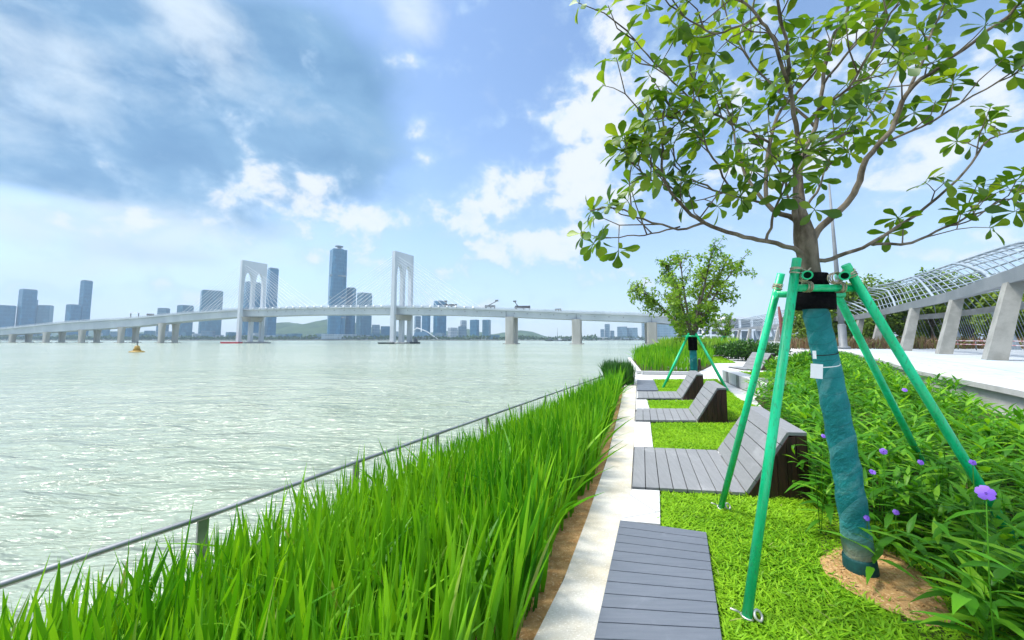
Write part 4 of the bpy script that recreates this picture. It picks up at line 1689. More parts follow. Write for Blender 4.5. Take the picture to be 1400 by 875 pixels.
make_bench('nearest large grey timber lounge bench behind the green poles', tuple(G(864, 672)), width=1.54, rz=R(-8.0), skew=.20)
make_bench('second grey timber lounge bench from the viewer along the kerb path', tuple(G(869, 578)), width=1.25, rz=R(-1), skew=.33, seat_len=1.2)
make_bench('third grey timber lounge bench just before second staked tree', tuple(G(872, 546.6)), width=1.25, rz=R(0), skew=.33, seat_len=1.2)
bq2 = G(1018, 506)
make_bench('far grey timber lounge bench among bushes left of teal trunk', (bq2.x, bq2.y, 0), seat_len=0.8, width=2.0, rz=R(-8), hgt=.9, rise_x=.55)
bq3 = G(931, 507)
make_bench('dark timber lounge bench behind the second trunk by the reeds', (bq3.x, bq3.y + .4, 0), seat_len=0.6, width=2.0, rz=R(-5), hgt=.62)

# white seat wall with timber panels on the right of the path
sw = thing('seat_wall', 'low white seat wall with grey timber panels by the path', 'seat wall', G(1005, 527))
a, b = G(988, 520), G(1026, 537)
e = (b - a).normalized()
nrm = Vector((e.y, -e.x, 0))
nrm = nrm if nrm.x > 0 else -nrm
mb = MB()
mb.prism([a, b + e * 1.4, b + e * 1.4 + nrm * .45, a + nrm * .45], (0, 0, .42))
mb.build('wall', M_WHITEPAVE, sw, True, bevel=.01)
for f in (.22, .62):
    mb = MB()
    c = a.lerp(b, f) - nrm * .012
    mb.prism([c - e * .17, c + e * .17, c + e * .17 + nrm * .03, c - e * .17 + nrm * .03], (0, 0, .41))
    for k in range(4):
        cc = c + e * (-.127 + .085 * k)
        mb.prism([cc - e * .036 - nrm * .008, cc + e * .036 - nrm * .008, cc + e * .036, cc - e * .036], (0, 0, .415))
    mb.build('timber_panel', M_BENCH, sw, True)
# raised lawn behind it
rl_px = [(a + nrm * .45), (b + e * 1.2 + nrm * .45), (b + e * 1.4 + nrm * 2.4), (a + nrm * 2.4)]
sheet('raised_lawn', [(q.x, q.y) for q in rl_px], .36, M_TURF, thick=.36)
lawn_blades([(q.x, q.y) for q in rl_px], 1200, 'lawn_grass', 'raised lawn on top of the white seat wall', .06, .010, None, .36)
# dark slatted bench further along the wall
sbn = thing('slat_bench', 'dark slatted bench with pale top right of the white seat wall', 'bench', G(1046, 540))
c0, c1 = G(1034, 536), G(1068, 552)
e2_ = (c1 - c0).normalized()
n2_ = Vector((e2_.y, -e2_.x, 0))
n2_ = n2_ if n2_.x > 0 else -n2_
mb = MB()
for k in range(5):
    q0 = c0 + n2_ * (.12 * k)
    mb.prism([q0, q0 + e2_ * 2.0, q0 + e2_ * 2.0 + n2_ * .11, q0 + n2_ * .11], (0, 0, .035))
so = mb.build('seat', M_BENCH, sbn, True)
so.location.z += .42
mb = MB()
mb.prism([c0 + n2_ * .03, c0 + e2_ * 2 + n2_ * .03, c0 + e2_ * 2 + n2_ * .5, c0 + n2_ * .5], (0, 0, .415))
mb.build('base', M_DARKSIDE, sbn, True)

# ================================================================== RUELLIA BED
LEAF_LANCE = [(0, .15), (.12, .45), (.35, 1.0), (.6, .85), (.82, .42), (1, .03)]


def ruellia_leaves(X, Y, Z, H, lo=11, hi=18, Lm=.235, Wm=.0235):
    Pb, D, N, L, W, B = [], [], [], [], [], []
    stems = MB()
    for x, y, z, h in zip(X, Y, Z, H):
        n = random.randint(lo, hi)
        lx, ly = random.gauss(0, .10), random.gauss(0, .10)
        a0 = random.uniform(0, 6.28)
        far = 1.0 + .35 * min(max(math.hypot(x, y) - 6, 0), 10) / 10
        for i in range(n):
            f = 0.25 + .75 * (i + .5) / n
            a = a0 + (i // 2) * 1.57 + (i % 2) * math.pi + random.gauss(0, .3)
            up = .25 + 1.1 * f * f + random.gauss(0, .15)
            Pb.append((x + lx * f, y + ly * f, z + h * f))
            D.append((math.cos(a), math.sin(a), up))
            N.append((-math.cos(a) * up, -math.sin(a) * up, 1.0))
            s = far * random.uniform(.75, 1.25) * (1.0 if f < .85 else .75)
            L.append(Lm * s)
            W.append(Wm * s * random.uniform(.8, 1.2))
            B.append(random.uniform(.15, .75))
    return [np.array(q, dtype=float) for q in (Pb, D, N, L, W, B)]


X, Y = scatter(ruel, 62000)
d = np.hypot(X, Y)
keep = rng.random(len(X)) < np.where(d < 5, .80, np.where(d < 8, .55, np.where(d < 14, .34, .16)))
keep &= (X < 1.5 * Y + .8)
keep &= ~in_poly(X, Y, [(pc.x + (q.x - pc.x) * 1.02, pc.y + (q.y - pc.y) * 1.02) for q in pit])
# a bare margin at the foot of the retaining wall on the near right
pe_y = [q[1] for q in plaza_edge]
pe_x = [q[0] for q in plaza_edge]
keep &= ~((X > np.interp(Y, pe_y, pe_x) - np.where(Y < 9, 1.35, .55)))
# keep the lawn in front of the pit free
keep &= ~((Y < 2.75) & (X < 2.35 + (2.4 - Y) * .1))
X, Y = X[keep], Y[keep]
H = np.clip(.56 + .16 * value_noise(X, Y, .8, 3) + rng.normal(0, .07, len(X)), .22, .78)
H *= np.where(np.hypot(X, Y) > 7, .95, 1.0)
H *= np.clip(.62 + np.hypot(X - 2.5, Y - 2.6) * .35, .62, 1.05)
arrs = ruellia_leaves(X, Y, np.zeros(len(X)), H)
print('ruellia', len(X), 'leaves', len(arrs[0]))
V, F = leaves(arrs[0], arrs[1], arrs[2], arrs[3], arrs[4], LEAF_LANCE, arrs[5], None, .25)
Vs, Fs = [V], [F]
# stems as thin blades crossing
n = len(X)
for k in range(2):
    th = rng.uniform(0, 6.28, n)
    V2, F2 = leaves(np.stack([X, Y, np.zeros(n)], 1), np.tile([0, 0, 1.0], (n, 1)) + rng.normal(0, .06, (n, 3)), np.stack([np.cos(th), np.sin(th), 0 * th], 1), H * 1.0, np.full(n, .0035), [(0, 1), (.3, 1), (.6, .9), (.8, .8), (.9, .7), (1, .5)], 0.0, None, .25)
    Vs.append(V2)
    Fs.append(F2)
V, F = merge(list(zip(Vs, Fs)))
tag(np_mesh('ruellia_bed', V, F, M_RUEL), 'dense bed of lance leaved flowering shrubs right of the big tree', 'shrubs', kind='stuff')

# individual flowering stems
def flower_stem(px, py, Yd, size, label):
    top = P(px, py, Yd)
    base = Vector((top.x + .03, top.y + .05, 0.01))
    o = thing('flowering_stem', label, 'flower', base, 'violet flowers in the shrub bed')
    mb = MB()
    mid = base.lerp(top, .55) + Vector((.015, .02, 0))
    mb.tube([base, mid, top], [.004, .0032, .0022], 6)
    mb.build('stem', M_RUEL, o, True)
    to_cam = Vector((-.35 + random.uniform(-.4, .4), -.75, .55 + random.uniform(-.3, .4))).normalized()
    u = to_cam.orthogonal().normalized()
    w = to_cam.cross(u)
    Pb, D, N = [], [], []
    for k in range(5):
        a = 2 * math.pi * k / 5 + .3
        r = u * math.cos(a) + w * math.sin(a)
        Pb.append(top + r * size * .08)
        D.append(r + to_cam * .18)
        N.append(to_cam)
    V, F = leaves(np.array([tuple(q) for q in Pb]), np.array([tuple(q) for q in D]), np.array([tuple(q) for q in N]), np.full(5, size * .5), np.full(5, size * .30) * rng.uniform(.85, 1.1, 5), [(0, .35), (.3, .75), (.6, 1.0), (.85, .9), (1, .5)], rng.uniform(.1, .5, 5), None, -.3)
    np_mesh('petals', V, F, M_PETAL, o, True)
    th = MB()
    th.tube([top - to_cam * .035, top + to_cam * .002], [.003, size * .085], 8)
    th.build('throat', surf('violet_throat', (0.09, 0.02, 0.28), (0.12, 0.03, 0.36), 40, .6, bump=0.0), o, True)
    aL = ruellia_leaves([base.x], [base.y], [0.0], [top.z * .85], 8, 10)
    V, F = leaves(aL[0], aL[1], aL[2], aL[3], aL[4], LEAF_LANCE, aL[5], None, .25)
    np_mesh('leaves', V, F, M_RUEL, o, True)
    return o


FL = [(1348, 674, 1.75, .052, 'violet flower in front of the right green pole, largest of all'),
      (1208, 617, 3.0, .055, 'violet flower standing level with the middle of teal trunk, upper one'),
      (1193, 645, 2.95, .05, 'violet flower just right of the teal trunk below another violet flower'),
      (1185.5, 708, 2.62, .045, 'violet flower touching the right edge of the teal trunk near its foot'),
      (1237, 533, 4.6, .06, 'pale violet flower between the two right green poles far back'),
      (1225, 700, 2.85, .045, 'small half closed violet flower right of the trunk foot'),
      (1330, 632, 2.3, .04, 'small blue violet flower right of the right green pole'),
      (1126, 596, 3.6, .045, 'violet flower left of the teal trunk near bench side'),
      (1259, 632, 2.9, .045, 'pale violet flower between far pole and right pole')]
for px_, py_, Y_, s_, lab_ in FL:
    flower_stem(px_, py_, Y_, s_ * (1.0 if px_ == 1348 else .72), lab_)

# ================================================================== HEDGE BUSHES
def bush(name, c, rx, ry, h, nl, label, mat=None, L0=.16, W0=.05):
    o = thing(name, label, 'bush', (c.x, c.y, 0))
    pts, nrm = [], []
    blobs = [(random.uniform(-.5, .5) * rx, random.uniform(-.5, .5) * ry, random.uniform(.35, .7) * h, random.uniform(.4, .62)) for _ in range(9)] + [(0, 0, .45 * h, .75)]
    while len(pts) < nl:
        b = random.choice(blobs)
        v = Vector((random.gauss(0, 1), random.gauss(0, 1), random.gauss(0, 1))).normalized()
        r = b[3] * random.uniform(.72, 1.04)
        p = Vector((b[0] + v.x * rx * r, b[1] + v.y * ry * r, b[2] + v.z * h * .55 * r))
        if p.z < 0.03:
            continue
        pts.append(p)
        nrm.append(v)
    A = np.array([tuple(q) for q in pts])
    Nn = np.array([tuple(q) for q in nrm])
    Dd = Nn * .5 + rng.normal(0, .6, A.shape)
    Dd[:, 2] += .25
    V, F = leaves(A, Dd, Nn + rng.normal(0, .5, A.shape), rng.uniform(.7, 1.3, nl) * L0, rng.uniform(.7, 1.2, nl) * W0, [(0, .2), (.4, 1), (.75, .7), (1, .05)], .3)
    np_mesh('foliage', V, F, mat or M_BUSH, o)
    mb = MB()
    for k in range(7):
        a = random.uniform(0, 6.28)
        mb.tube([(math.cos(a) * .05, math.sin(a) * .05, -.02), (math.cos(a) * rx * .3, math.sin(a) * ry * .3, h * .35), (math.cos(a) * rx * .55, math.sin(a) * ry * .55, h * .62)], [.025, .018, .008], 5)
    mb.build('stems', M_TWIG, o)
    return o


bush('hedge_bush', G(1022, 493), 1.9, 1.6, 1.62, 5200, 'large round dark hedge bush left of the left green pole', None, .17, .05)
bush('hedge_bush', G(998, 490), 1.6, 1.4, 1.35, 3000, 'middle dark hedge bush between two round bushes', None, .17, .055)
bush('hedge_bush', G(973, 487), 2.2, 1.5, 1.45, 3000, 'leftmost dark hedge bush right beside second trunk', None, .18, .06)
bush('hedge_bush', G(1044, 492), 1.6, 1.4, 1.5, 2600, 'hedge bush just behind the green pole and far bench', None, .17, .05)
bush('hedge_bush', G(1098, 516), 1.15, 1.2, 1.15, 3200, 'round leafy bush directly left of the teal trunk tag', M_RUEL, .2, .03)

# ================================================================== TREES
OBOVATE = [(0, .06), (.22, .16), (.45, .55), (.68, 1.0), (.86, .88), (1.0, .22)]


def smooth_path(pts, n=4):
    """catmull-rom through the points"""
    pts = [Vector(q) for q in pts]
    out = []
    for i in range(len(pts) - 1):
        p0, p1, p2, p3 = pts[max(i - 1, 0)], pts[i], pts[i + 1], pts[min(i + 2, len(pts) - 1)]
        for k in range(n):
            t = k / n
            out.append(0.5 * ((2 * p1) + (p2 - p0) * t + (2 * p0 - 5 * p1 + 4 * p2 - p3) * t * t + (3 * p1 - p0 - 3 * p2 + p3) * t ** 3))
    out.append(pts[-1])
    return out


def rand_dir(base, spread):
    v = Vector(base).normalized() + Vector((random.gauss(0, 1), random.gauss(0, 1), random.gauss(0, 1))) * spread
    return v.normalized()


class Crown:
    def __init__(self):
        self.P, self.D, self.N, self.L, self.W, self.B = [], [], [], [], [], []

    def leaf(self, p, d, nrm, L, W, b=.2):
        self.P.append(tuple(p)); self.D.append(tuple(d)); self.N.append(tuple(nrm)); self.L.append(L); self.W.append(W); self.B.append(b)

    def rosette(self, tip, d, n, L0, W0):
        d = Vector(d).normalized()
        u = d.orthogonal().normalized()
        w = d.cross(u)
        a0 = random.uniform(0, 6.28)
        for k in range(n):
            a = a0 + 2 * math.pi * k / n + random.gauss(0, .25)
            r = u * math.cos(a) + w * math.sin(a)
            ld = r + d * random.uniform(.0, .75) + Vector((0, 0, random.uniform(-.35, .15)))
            s = random.uniform(.7, 1.2)
            self.leaf(tip - d * random.uniform(0, .03), ld, d + Vector((0, 0, .5)) + Vector((random.gauss(0, .25), random.gauss(0, .25), 0)), L0 * s, W0 * s * random.uniform(.85, 1.15), random.uniform(.05, .4))

    def mesh(self, name, mat, parent, prof=OBOVATE, world=True):
        A = [np.array(q, dtype=float) for q in (self.P, self.D, self.N, self.L, self.W, self.B)]
        V, F = leaves(A[0], A[1], A[2], A[3], A[4], prof, A[5], None, .22)
        return np_mesh(name, V, F, mat, parent, world)


def grow_twigs(wood, crown, path, r_end, start=.35, count=8, tl=(.22, .5), L0=.125, W0=.031, sub=True):
    m = len(path)
    for i in range(count):
        f = start + (1 - start) * (i + random.random()) / count
        k = min(int(f * (m - 1)), m - 2)
        p = path[k].lerp(path[k + 1], f * (m - 1) - k)
        d = (path[k + 1] - path[k]).normalized()
        td = rand_dir(d * .7 + Vector((0, 0, .35)), .55)
        ln = random.uniform(*tl)
        if (p + td * ln).x < .44:
            continue
        q1 = p + td * ln * .5 + Vector((random.gauss(0, .02), random.gauss(0, .02), 0))
        td2 = rand_dir(td + Vector((0, 0, .2)), .3)
        q2 = q1 + td2 * ln * .5
        wood.tube([p, q1, q2], [r_end * 1.1, r_end * .8, r_end * .5], 5, False)
        crown.rosette(q2, td2, random.randint(6, 9), L0, W0)
        if random.random() < .5:
            for _ in range(2):
                ff = random.uniform(.3, .9)
                b = p.lerp(q2, ff)
                crown.leaf(b, rand_dir(td2, .9), Vector((0, 0, 1)), L0 * random.uniform(.6, .95), W0 * random.uniform(.6, .9))
        if sub and random.random() < .5:
            td3 = rand_dir(td, .7)
            q3 = q1 + td3 * ln * random.uniform(.35, .6)
            wood.tube([q1, q1.lerp(q3, .5) + Vector((0, 0, .01)), q3], [r_end * .75, r_end * .6, r_end * .4], 4, False)
            crown.rosette(q3, td3, random.randint(5, 8), L0 * .95, W0)
    # leading tip
    crown.rosette(path[-1], (path[-1] - path[-2]), random.randint(6, 9), L0, W0)


# ---- the big staked tree
base = G(1178, 785)
tree = thing('broadleaf_tree', 'young broadleaf tree with teal wrapped trunk, nearest and largest', 'tree', (base.x, base.y, 0))
TB = Vector((base.x, base.y, -.02))
TC = P(1099, 318, 2.62)           # crotch
TP = P(1112, 400, 2.63)
trunk_path = [TB, TB.lerp(TP, .35) + Vector((.02, 0, 0)), TB.lerp(TP, .7) + Vector((.012, 0, 0)), TP, P(1106, 360, 2.63), TC, P(1090, 270, 2.60)]
wood = MB()
wood.tube(smooth_path(trunk_path, 4), list(np.interp(np.linspace(0, 1, 25), [0, .1, .45, .66, .80, .84, 1], [.085, .078, .066, .060, .070, .062, .016])), 14)
crown = Crown()
LIMBS = [
    # (points (px, py, Y), r0, r1, twig count)
    ([(1117, 318, 2.62), (1150, 285, 2.6), (1171, 258, 2.57), (1185, 217, 2.53), (1219, 178, 2.5), (1241, 126, 2.46), (1284, 91, 2.42), (1350, 43, 2.35), (1395, 5, 2.3)], .032, .010, 12),
    ([(1217, 193, 2.5), (1276, 165, 2.4), (1332, 130, 2.3), (1390, 100, 2.2)], .010, .005, 8),
    ([(1241, 126, 2.46), (1262, 80, 2.5), (1275, 40, 2.6), (1300, -10, 2.7)], .013, .006, 8),
    ([(1120, 358, 2.62), (1155, 347, 2.66), (1193, 332, 2.72), (1267, 282, 2.8), (1319, 234, 2.85), (1354, 191, 2.9), (1410, 172, 2.95)], .021, .006, 8),
    ([(1193, 332, 2.72), (1245, 332, 2.75), (1293, 310, 2.8), (1350, 287, 2.85), (1410, 258, 2.9)], .014, .006, 9),
    ([(1293, 310, 2.8), (1330, 300, 2.7), (1372, 272, 2.6), (1410, 285, 2.5)], .007, .004, 5),
    ([(1090, 305, 2.6), (1087, 243, 2.58), (1091, 187, 2.55), (1080, 122, 2.5), (1076, 65, 2.45), (1064, 10, 2.4), (1050, -60, 2.35)], .027, .008, 13),
    ([(1098, 305, 2.66), (1094, 220, 2.74), (1115, 174, 2.8), (1124, 117, 2.84), (1137, 56, 2.9), (1158, 13, 2.94), (1170, -60, 3.0)], .027, .008, 13),
    ([(1091, 187, 2.55), (1120, 150, 2.35), (1160, 120, 2.15), (1190, 70, 2.0), (1215, 20, 1.9)], .013, .005, 9),
    ([(1087, 300, 2.66), (1049, 278, 2.75), (1053, 195, 2.85), (1068, 150, 2.9), (1093, 125, 2.95), (1120, 90, 3.0)], .025, .008, 9),
    ([(1049, 278, 2.75), (1023, 247, 2.85), (1012, 215, 2.95), (1000, 170, 3.05), (985, 120, 3.1)], .016, .006, 9),
    ([(1045, 278, 2.75), (997, 265, 2.6), (955, 250, 2.5), (920, 225, 2.4)], .011, .005, 9),
    ([(1095, 345, 2.6), (1049, 330, 2.52), (1006, 321, 2.46), (962, 304, 2.4), (930, 278, 2.37), (906, 239, 2.34), (906, 191, 2.32), (908, 148, 2.3)], .022, .006, 12),
    ([(962, 304, 2.4), (928, 313, 2.4), (880, 300, 2.36), (845, 284, 2.33), (806, 288, 2.3)], .010, .005, 6),
    ([(930, 310, 2.4), (890, 320, 2.46), (858, 323, 2.5), (822, 326, 2.52)], .007, .004, 5),
    ([(1047, 328, 2.52), (1060, 290, 2.4), (1070, 250, 2.3), (1065, 210, 2.2)], .012, .005, 6),
    ([(1080, 122, 2.5), (1058, 56, 2.35), (1036, 22, 2.25), (1010, 0, 2.2), (960, -15, 2.15)], .015, .006, 9),
    ([(1036, 22, 2.25), (990, 45, 2.25), (967, 41, 2.25), (923, 13, 2.25), (905, -10, 2.25)], .008, .004, 7),
    ([(1053, 195, 2.85), (1005, 170, 2.7), (962, 148, 2.6), (930, 122, 2.5), (884, 74, 2.42), (858, 40, 2.38)], .011, .004, 12),
    ([(962, 148, 2.6), (945, 100, 2.6), (940, 65, 2.6), (925, 45, 2.6)], .007, .004, 6),
    ([(1000, 265, 2.6), (975, 215, 2.45), (950, 180, 2.35), (920, 160, 2.3), (885, 165, 2.25)], .009, .004, 9),
    ([(920, 258, 2.38), (890, 245, 2.3), (868, 225, 2.25), (850, 205, 2.2)], .007, .004, 6),
    ([(1094, 220, 2.74), (1140, 190, 3.0), (1180, 170, 3.2), (1215, 120, 3.4), (1240, 60, 3.5)], .014, .006, 10),
    ([(1115, 174, 2.8), (1070, 130, 3.1), (1030, 90, 3.3), (1000, 40, 3.45), (985, -10, 3.5)], .014, .006, 11),
    ([(1098, 290, 2.7), (1120, 255, 2.9), (1130, 230, 3.15), (1160, 205, 3.35)], .012, .005, 6),
    ([(1124, 117, 2.84), (1170, 60, 2.7), (1210, 30, 2.6), (1250, -30, 2.55)], .012, .006, 9),
    ([(1085, 290, 2.6), (1075, 262, 2.45), (1080, 235, 2.3), (1110, 200, 2.15)], .010, .005, 5),
]
for pts, r0, r1, nt in LIMBS:
    raw = [P(*q) for q in pts]
    if r0 > .018:
        raw = [TC.lerp(TP, .55 if pts[0][1] > 335 else .22)] + raw
    pth = smooth_path(raw, 4)
    pth = [q + Vector((random.gauss(0, .004), random.gauss(0, .004), random.gauss(0, .004))) for q in pth]
    wood.tube(pth, list(np.linspace(r0 * .84, r1 * .84, len(pth))), 8)
    big = r0 > .02
    grow_twigs(wood, crown, pth, .0048, .45 if big else .18, max(4, int(nt * .70)), (.16, .42), .128, .027)
wood.build('trunk', M_BARK, tree, True)
crown.mesh('crown', M_TREE, tree)
print('crown leaves', len(crown.P))
# wrap, pad
wp = smooth_path([TB, TB.lerp(TP, .35) + Vector((.02, 0, 0)), TB.lerp(TP, .7) + Vector((.012, 0, 0)), P(1113, 418, 2.63)], 10)
mb = MB()
rr = []
for i, q in enumerate(wp):
    f = i / (len(wp) - 1)
    rr.append(.086 - .012 * f + .0035 * math.sin(i * 1.9) + .002 * math.sin(i * 4.1))
mb.tube(wp[1:], rr[1:], 22)
mb.build('trunk_wrap', M_WRAP, tree, True)
mb = MB()
mb.tube([TB, TB.lerp(wp[6], .2), TB.lerp(wp[6], .36), TB.lerp(wp[6], .40)], [.097, .096, .093, .086], 22)
mb.build('wrap_foot_band', M_WRAPBAND, tree, True)
pad0, pad1 = P(1113, 423, 2.63), P(1111, 375, 2.63)
mb = MB()
mb.tube([pad0, pad0.lerp(pad1, .45)], [.125, .125], 18)
mb.tube([pad0.lerp(pad1, .45), pad1], [.092, .088], 18)
mb.build('felt_pad', M_PAD, tree, True)
for py, mat_, r_ in ((483, M_CORD, .0035), (499, M_PAPER, .003)):
    c = P(1126 - (py - 483) * -.15, py, 2.62)
    mb = MB()
    mb.torus(c, (wp[-1] - wp[0]).normalized(), .080, r_, 24, 5)
    mb.build('tie_cord', mat_, tree, True)
# paper tag hung on the trunk
tg = MB()
tc_ = P(1116.5, 507.5, 2.535)
tg.box(tc_, (.066, .004, .098), Matrix.Rotation(R(-25), 3, 'Z') @ Matrix.Rotation(R(4), 3, 'Y'))
tag_o = tg.build('paper_tag', M_PAPER)
tag(tag_o, 'white paper tag tied to the teal trunk wrap', 'tag')
tag2 = MB()
tag2.box(P(1113.5, 485, 2.56), (.020, .004, .055), Matrix.Rotation(R(-40), 3, 'Z'))
tag(tag2.build('paper_tag', M_PAPER), 'narrow white slip tucked above the paper tag on trunk', 'tag')


# ---- the stakes
def clampset(mb, c, axis, r):
    a = Vector(axis).normalized()
    for k in (-.012, .004, .018):
        mb.torus(c + a * k, a + Vector((random.gauss(0, .12), random.gauss(0, .12), 0)), r + .004, .0045, 14, 5)
    s = a.orthogonal().normalized()
    mb.tube([c + s * (r + .0), c + s * (r + .045)], .005, 5)


sup = thing('tree_stake_frame', 'four bright green poles propping the nearest big tree', 'tree support', (base.x, base.y, 0))
PA = (P(1068, 374, 2.86), G(985, 697))
PB_ = (P(1089.5, 354, 2.44), G(1020, 850))
PC_ = (P(1156, 362, 2.46), G(1432, 815))
PD = (P(1142, 398, 2.88), G(1290, 690))
for (t_, b_) in (PA, PB_, PC_, PD):
    mb = MB()
    b2 = b_ - (t_ - b_).normalized() * .06
    mb.tube([b2, t_], .0270, 18)
    po = mb.build('pole', M_GREEN, sup, True)
    c = b_.lerp(t_, 0.012)
    cl = MB()
    e = (t_ - b_).normalized()
    cl.torus(c + Vector((.055, -.02, .02)), (0.3, -.8, .5), .026, .008, 14, 6)
    cl.torus(c, e, .031, .006, 14, 5)
    cl.tube([c + Vector((-.04, 0, .025)), c + Vector((-.09, .01, .04))], .006, 5)
    cl.build('foot_clamp', M_CLIPW, po)
    cl.v  # keep
    po.children[0].location = (0, 0, 0)
bars = [
    (P(1086, 393.5, 2.50), P(1176, 394, 2.50)),     # in front of the trunk
    (P(1060, 402.5, 2.80), P(1153, 403, 2.80)),     # behind
]
for a, b in bars:
    mb = MB()
    mb.tube([a, b], .0245, 16)
    mb.build('crossbar', M_GREEN, sup, True)
for (px, py) in ((1104, 376), (1155, 377)):
    a = P(px, py, 2.36)
    b = a + Vector((.43 if px < 1130 else .50, .60, 0.10))
    mb = MB()
    d = (b - a).normalized()
    mb.tube([a, b], .030, 16, False)
    mb.tube([a + d * .002, b - d * .002], .024, 16, False)
    # annular end
    u = d.orthogonal().normalized()
    w = d.cross(u)
    ringo = [a + (u * math.cos(2 * math.pi * k / 16) + w * math.sin(2 * math.pi * k / 16)) * .030 for k in range(16)]
    ringi = [a + (u * math.cos(2 * math.pi * k / 16) + w * math.sin(2 * math.pi * k / 16)) * .021 for k in range(16)]
    mb.add(ringo + ringi, [(k, (k + 1) % 16, 16 + (k + 1) % 16, 16 + k) for k in range(16)])
    cb = mb.build('crossbar', M_GREEN, sup, True)
    pl_ = MB()
    pl_.tube([a + d * .03, a + d * .035], .0235, 14)  # dark disc stands in for the shade inside the tube
    pl_.build('bore_shade', M_HOLE_SHADE, cb)
for (px, py, Y, axv, r) in [(1063, 392, 2.84, PA[0] - PA[1], .028), (1088, 371, 2.42, PB_[0] - PB_[1], .028), (1163, 375, 2.44, PC_[0] - PC_[1], .028),
                            (1103, 392, 2.49, (1, 0, 0), .031), (1148, 393, 2.49, (1, 0, 0), .031), (1098, 377, 2.44, (0, 1, 0), .032), (1143, 380, 2.44, (0, 1, 0), .032)]:
    mb = MB()
    clampset(mb, P(px, py, Y), axv, r)
    mb.build('wire_clamp', M_CLAMP, sup, True)


# ---- further young trees with stakes
def young_tree(loc, H, crown_c, rad, seed, label, nleaf_twigs=150, L0=.11, W0=.03, trunk_r=.07, mat=None, stake=True, stake_label='', fork=1.15, staker=.028, name='young_tree', wrap=True, spread=1.0):
    random.seed(seed)
    o = thing(name, label, 'tree', loc)
    loc = Vector(loc)
    wood, cr = MB(), Crown()
    top = loc + Vector((0, 0, fork))
    wood.tube([loc - Vector((0, 0, .03)), loc + Vector((.01, 0, fork * .5)), top], [trunk_r, trunk_r * .9, trunk_r * .85], 10)
    cc = loc + Vector(crown_c)
    limbs = []
    nl = 9
    for i in range(nl):
        a = 2 * math.pi * i / nl + random.uniform(-.3, .3)
        el_ = random.uniform(.15, 1.35)
        v = Vector((math.cos(a) * math.cos(el_), math.sin(a) * math.cos(el_), math.sin(el_) * 1.0 - .12))
        end = cc + Vector((v.x * rad[0], v.y * rad[1], v.z * rad[2])) * random.uniform(.72, .95)
        mid = top.lerp(end, .5) + Vector((random.gauss(0, .1), random.gauss(0, .1), random.uniform(-.05, .22))) * rad[2] * .4
        pth = smooth_path([top - Vector((0, 0, .05)), mid, end], 5)
        wood.tube(pth, list(np.linspace(trunk_r * .55, trunk_r * .14, len(pth))), 6)
        limbs.append(pth)
    cnt = 0
    while cnt < nleaf_twigs:
        pth = random.choice(limbs)
        f = random.uniform(.25, 1.0)
        k = min(int(f * (len(pth) - 1)), len(pth) - 2)
        p = pth[k].lerp(pth[k + 1], f * (len(pth) - 1) - k)
        out_ = (p - cc)
        d = rand_dir(out_.normalized() * .6 + Vector((0, 0, .3)), .75)
        ln = random.uniform(.25, .75) * rad[0] * .45
        q = p + d * ln
        e = Vector(((q.x - cc.x) / rad[0], (q.y - cc.y) / rad[1], (q.z - cc.z) / rad[2]))
        if e.length > 1.1 + .12 * noise.noise(q * 1.7):
            continue
        if noise.noise(q * 1.1 + Vector((seed, 0, 0))) < -.28:
            continue
        m_ = p.lerp(q, .5) + Vector((0, 0, .03))
        wood.tube([p, m_, q], [trunk_r * .12, trunk_r * .09, trunk_r * .05], 4, False)
        for ff in (.45, .62, .8):
            b = p.lerp(q, ff) + Vector((random.gauss(0, .04), random.gauss(0, .04), random.gauss(0, .04)))
            cr.rosette(b, rand_dir(d, .6), random.randint(3, 5), L0, W0)
        cr.rosette(q, d, random.randint(6, 9), L0, W0)
        cnt += 1
    wood.build('trunk', M_BARK, o, True)
    cr.mesh('crown', mat or M_TREE2, o)
    if wrap:
        mb = MB()
        mb.tube([loc, loc + Vector((.01, 0, fork * .5)), loc + Vector((0, 0, fork * .82))], [trunk_r * 1.25, trunk_r * 1.18, trunk_r * 1.1], 12)
        mb.build('trunk_wrap', M_WRAP, o, True)
        mb = MB()
        mb.tube([loc + Vector((0, 0, fork * .72)), loc + Vector((0, 0, fork * 1.0))], trunk_r * 1.5, 12)
        mb.build('felt_pad', M_PAD, o, True)
    if stake:
        s = thing('tree_stake_frame', stake_label, 'tree support', loc)
        zt = fork * 1.06
        for k in range(4):
            a = math.pi / 4 + k * math.pi / 2 + math.atan2(loc.y, loc.x)
            f = Vector((math.cos(a), math.sin(a), 0))
            mb = MB()
            mb.tube([loc + f * .95 * spread - Vector((0, 0, .03)), loc + f * .16 + Vector((0, 0, zt))], staker, 8)
            mb.build('pole', M_GREEN, s, True)
        for k in range(4):
            a = math.pi / 4 + k * math.pi / 2 + math.atan2(loc.y, loc.x)
            f, g = Vector((math.cos(a), math.sin(a), 0)), Vector((-math.sin(a), math.cos(a), 0))
            mb = MB()
            mb.tube([loc + f * .20 + g * .26 + Vector((0, 0, zt * .95)), loc + f * .20 - g * .26 + Vector((0, 0, zt * .95))], staker * .8, 8)
            mb.build('crossbar', M_GREEN, s, True)
    return o


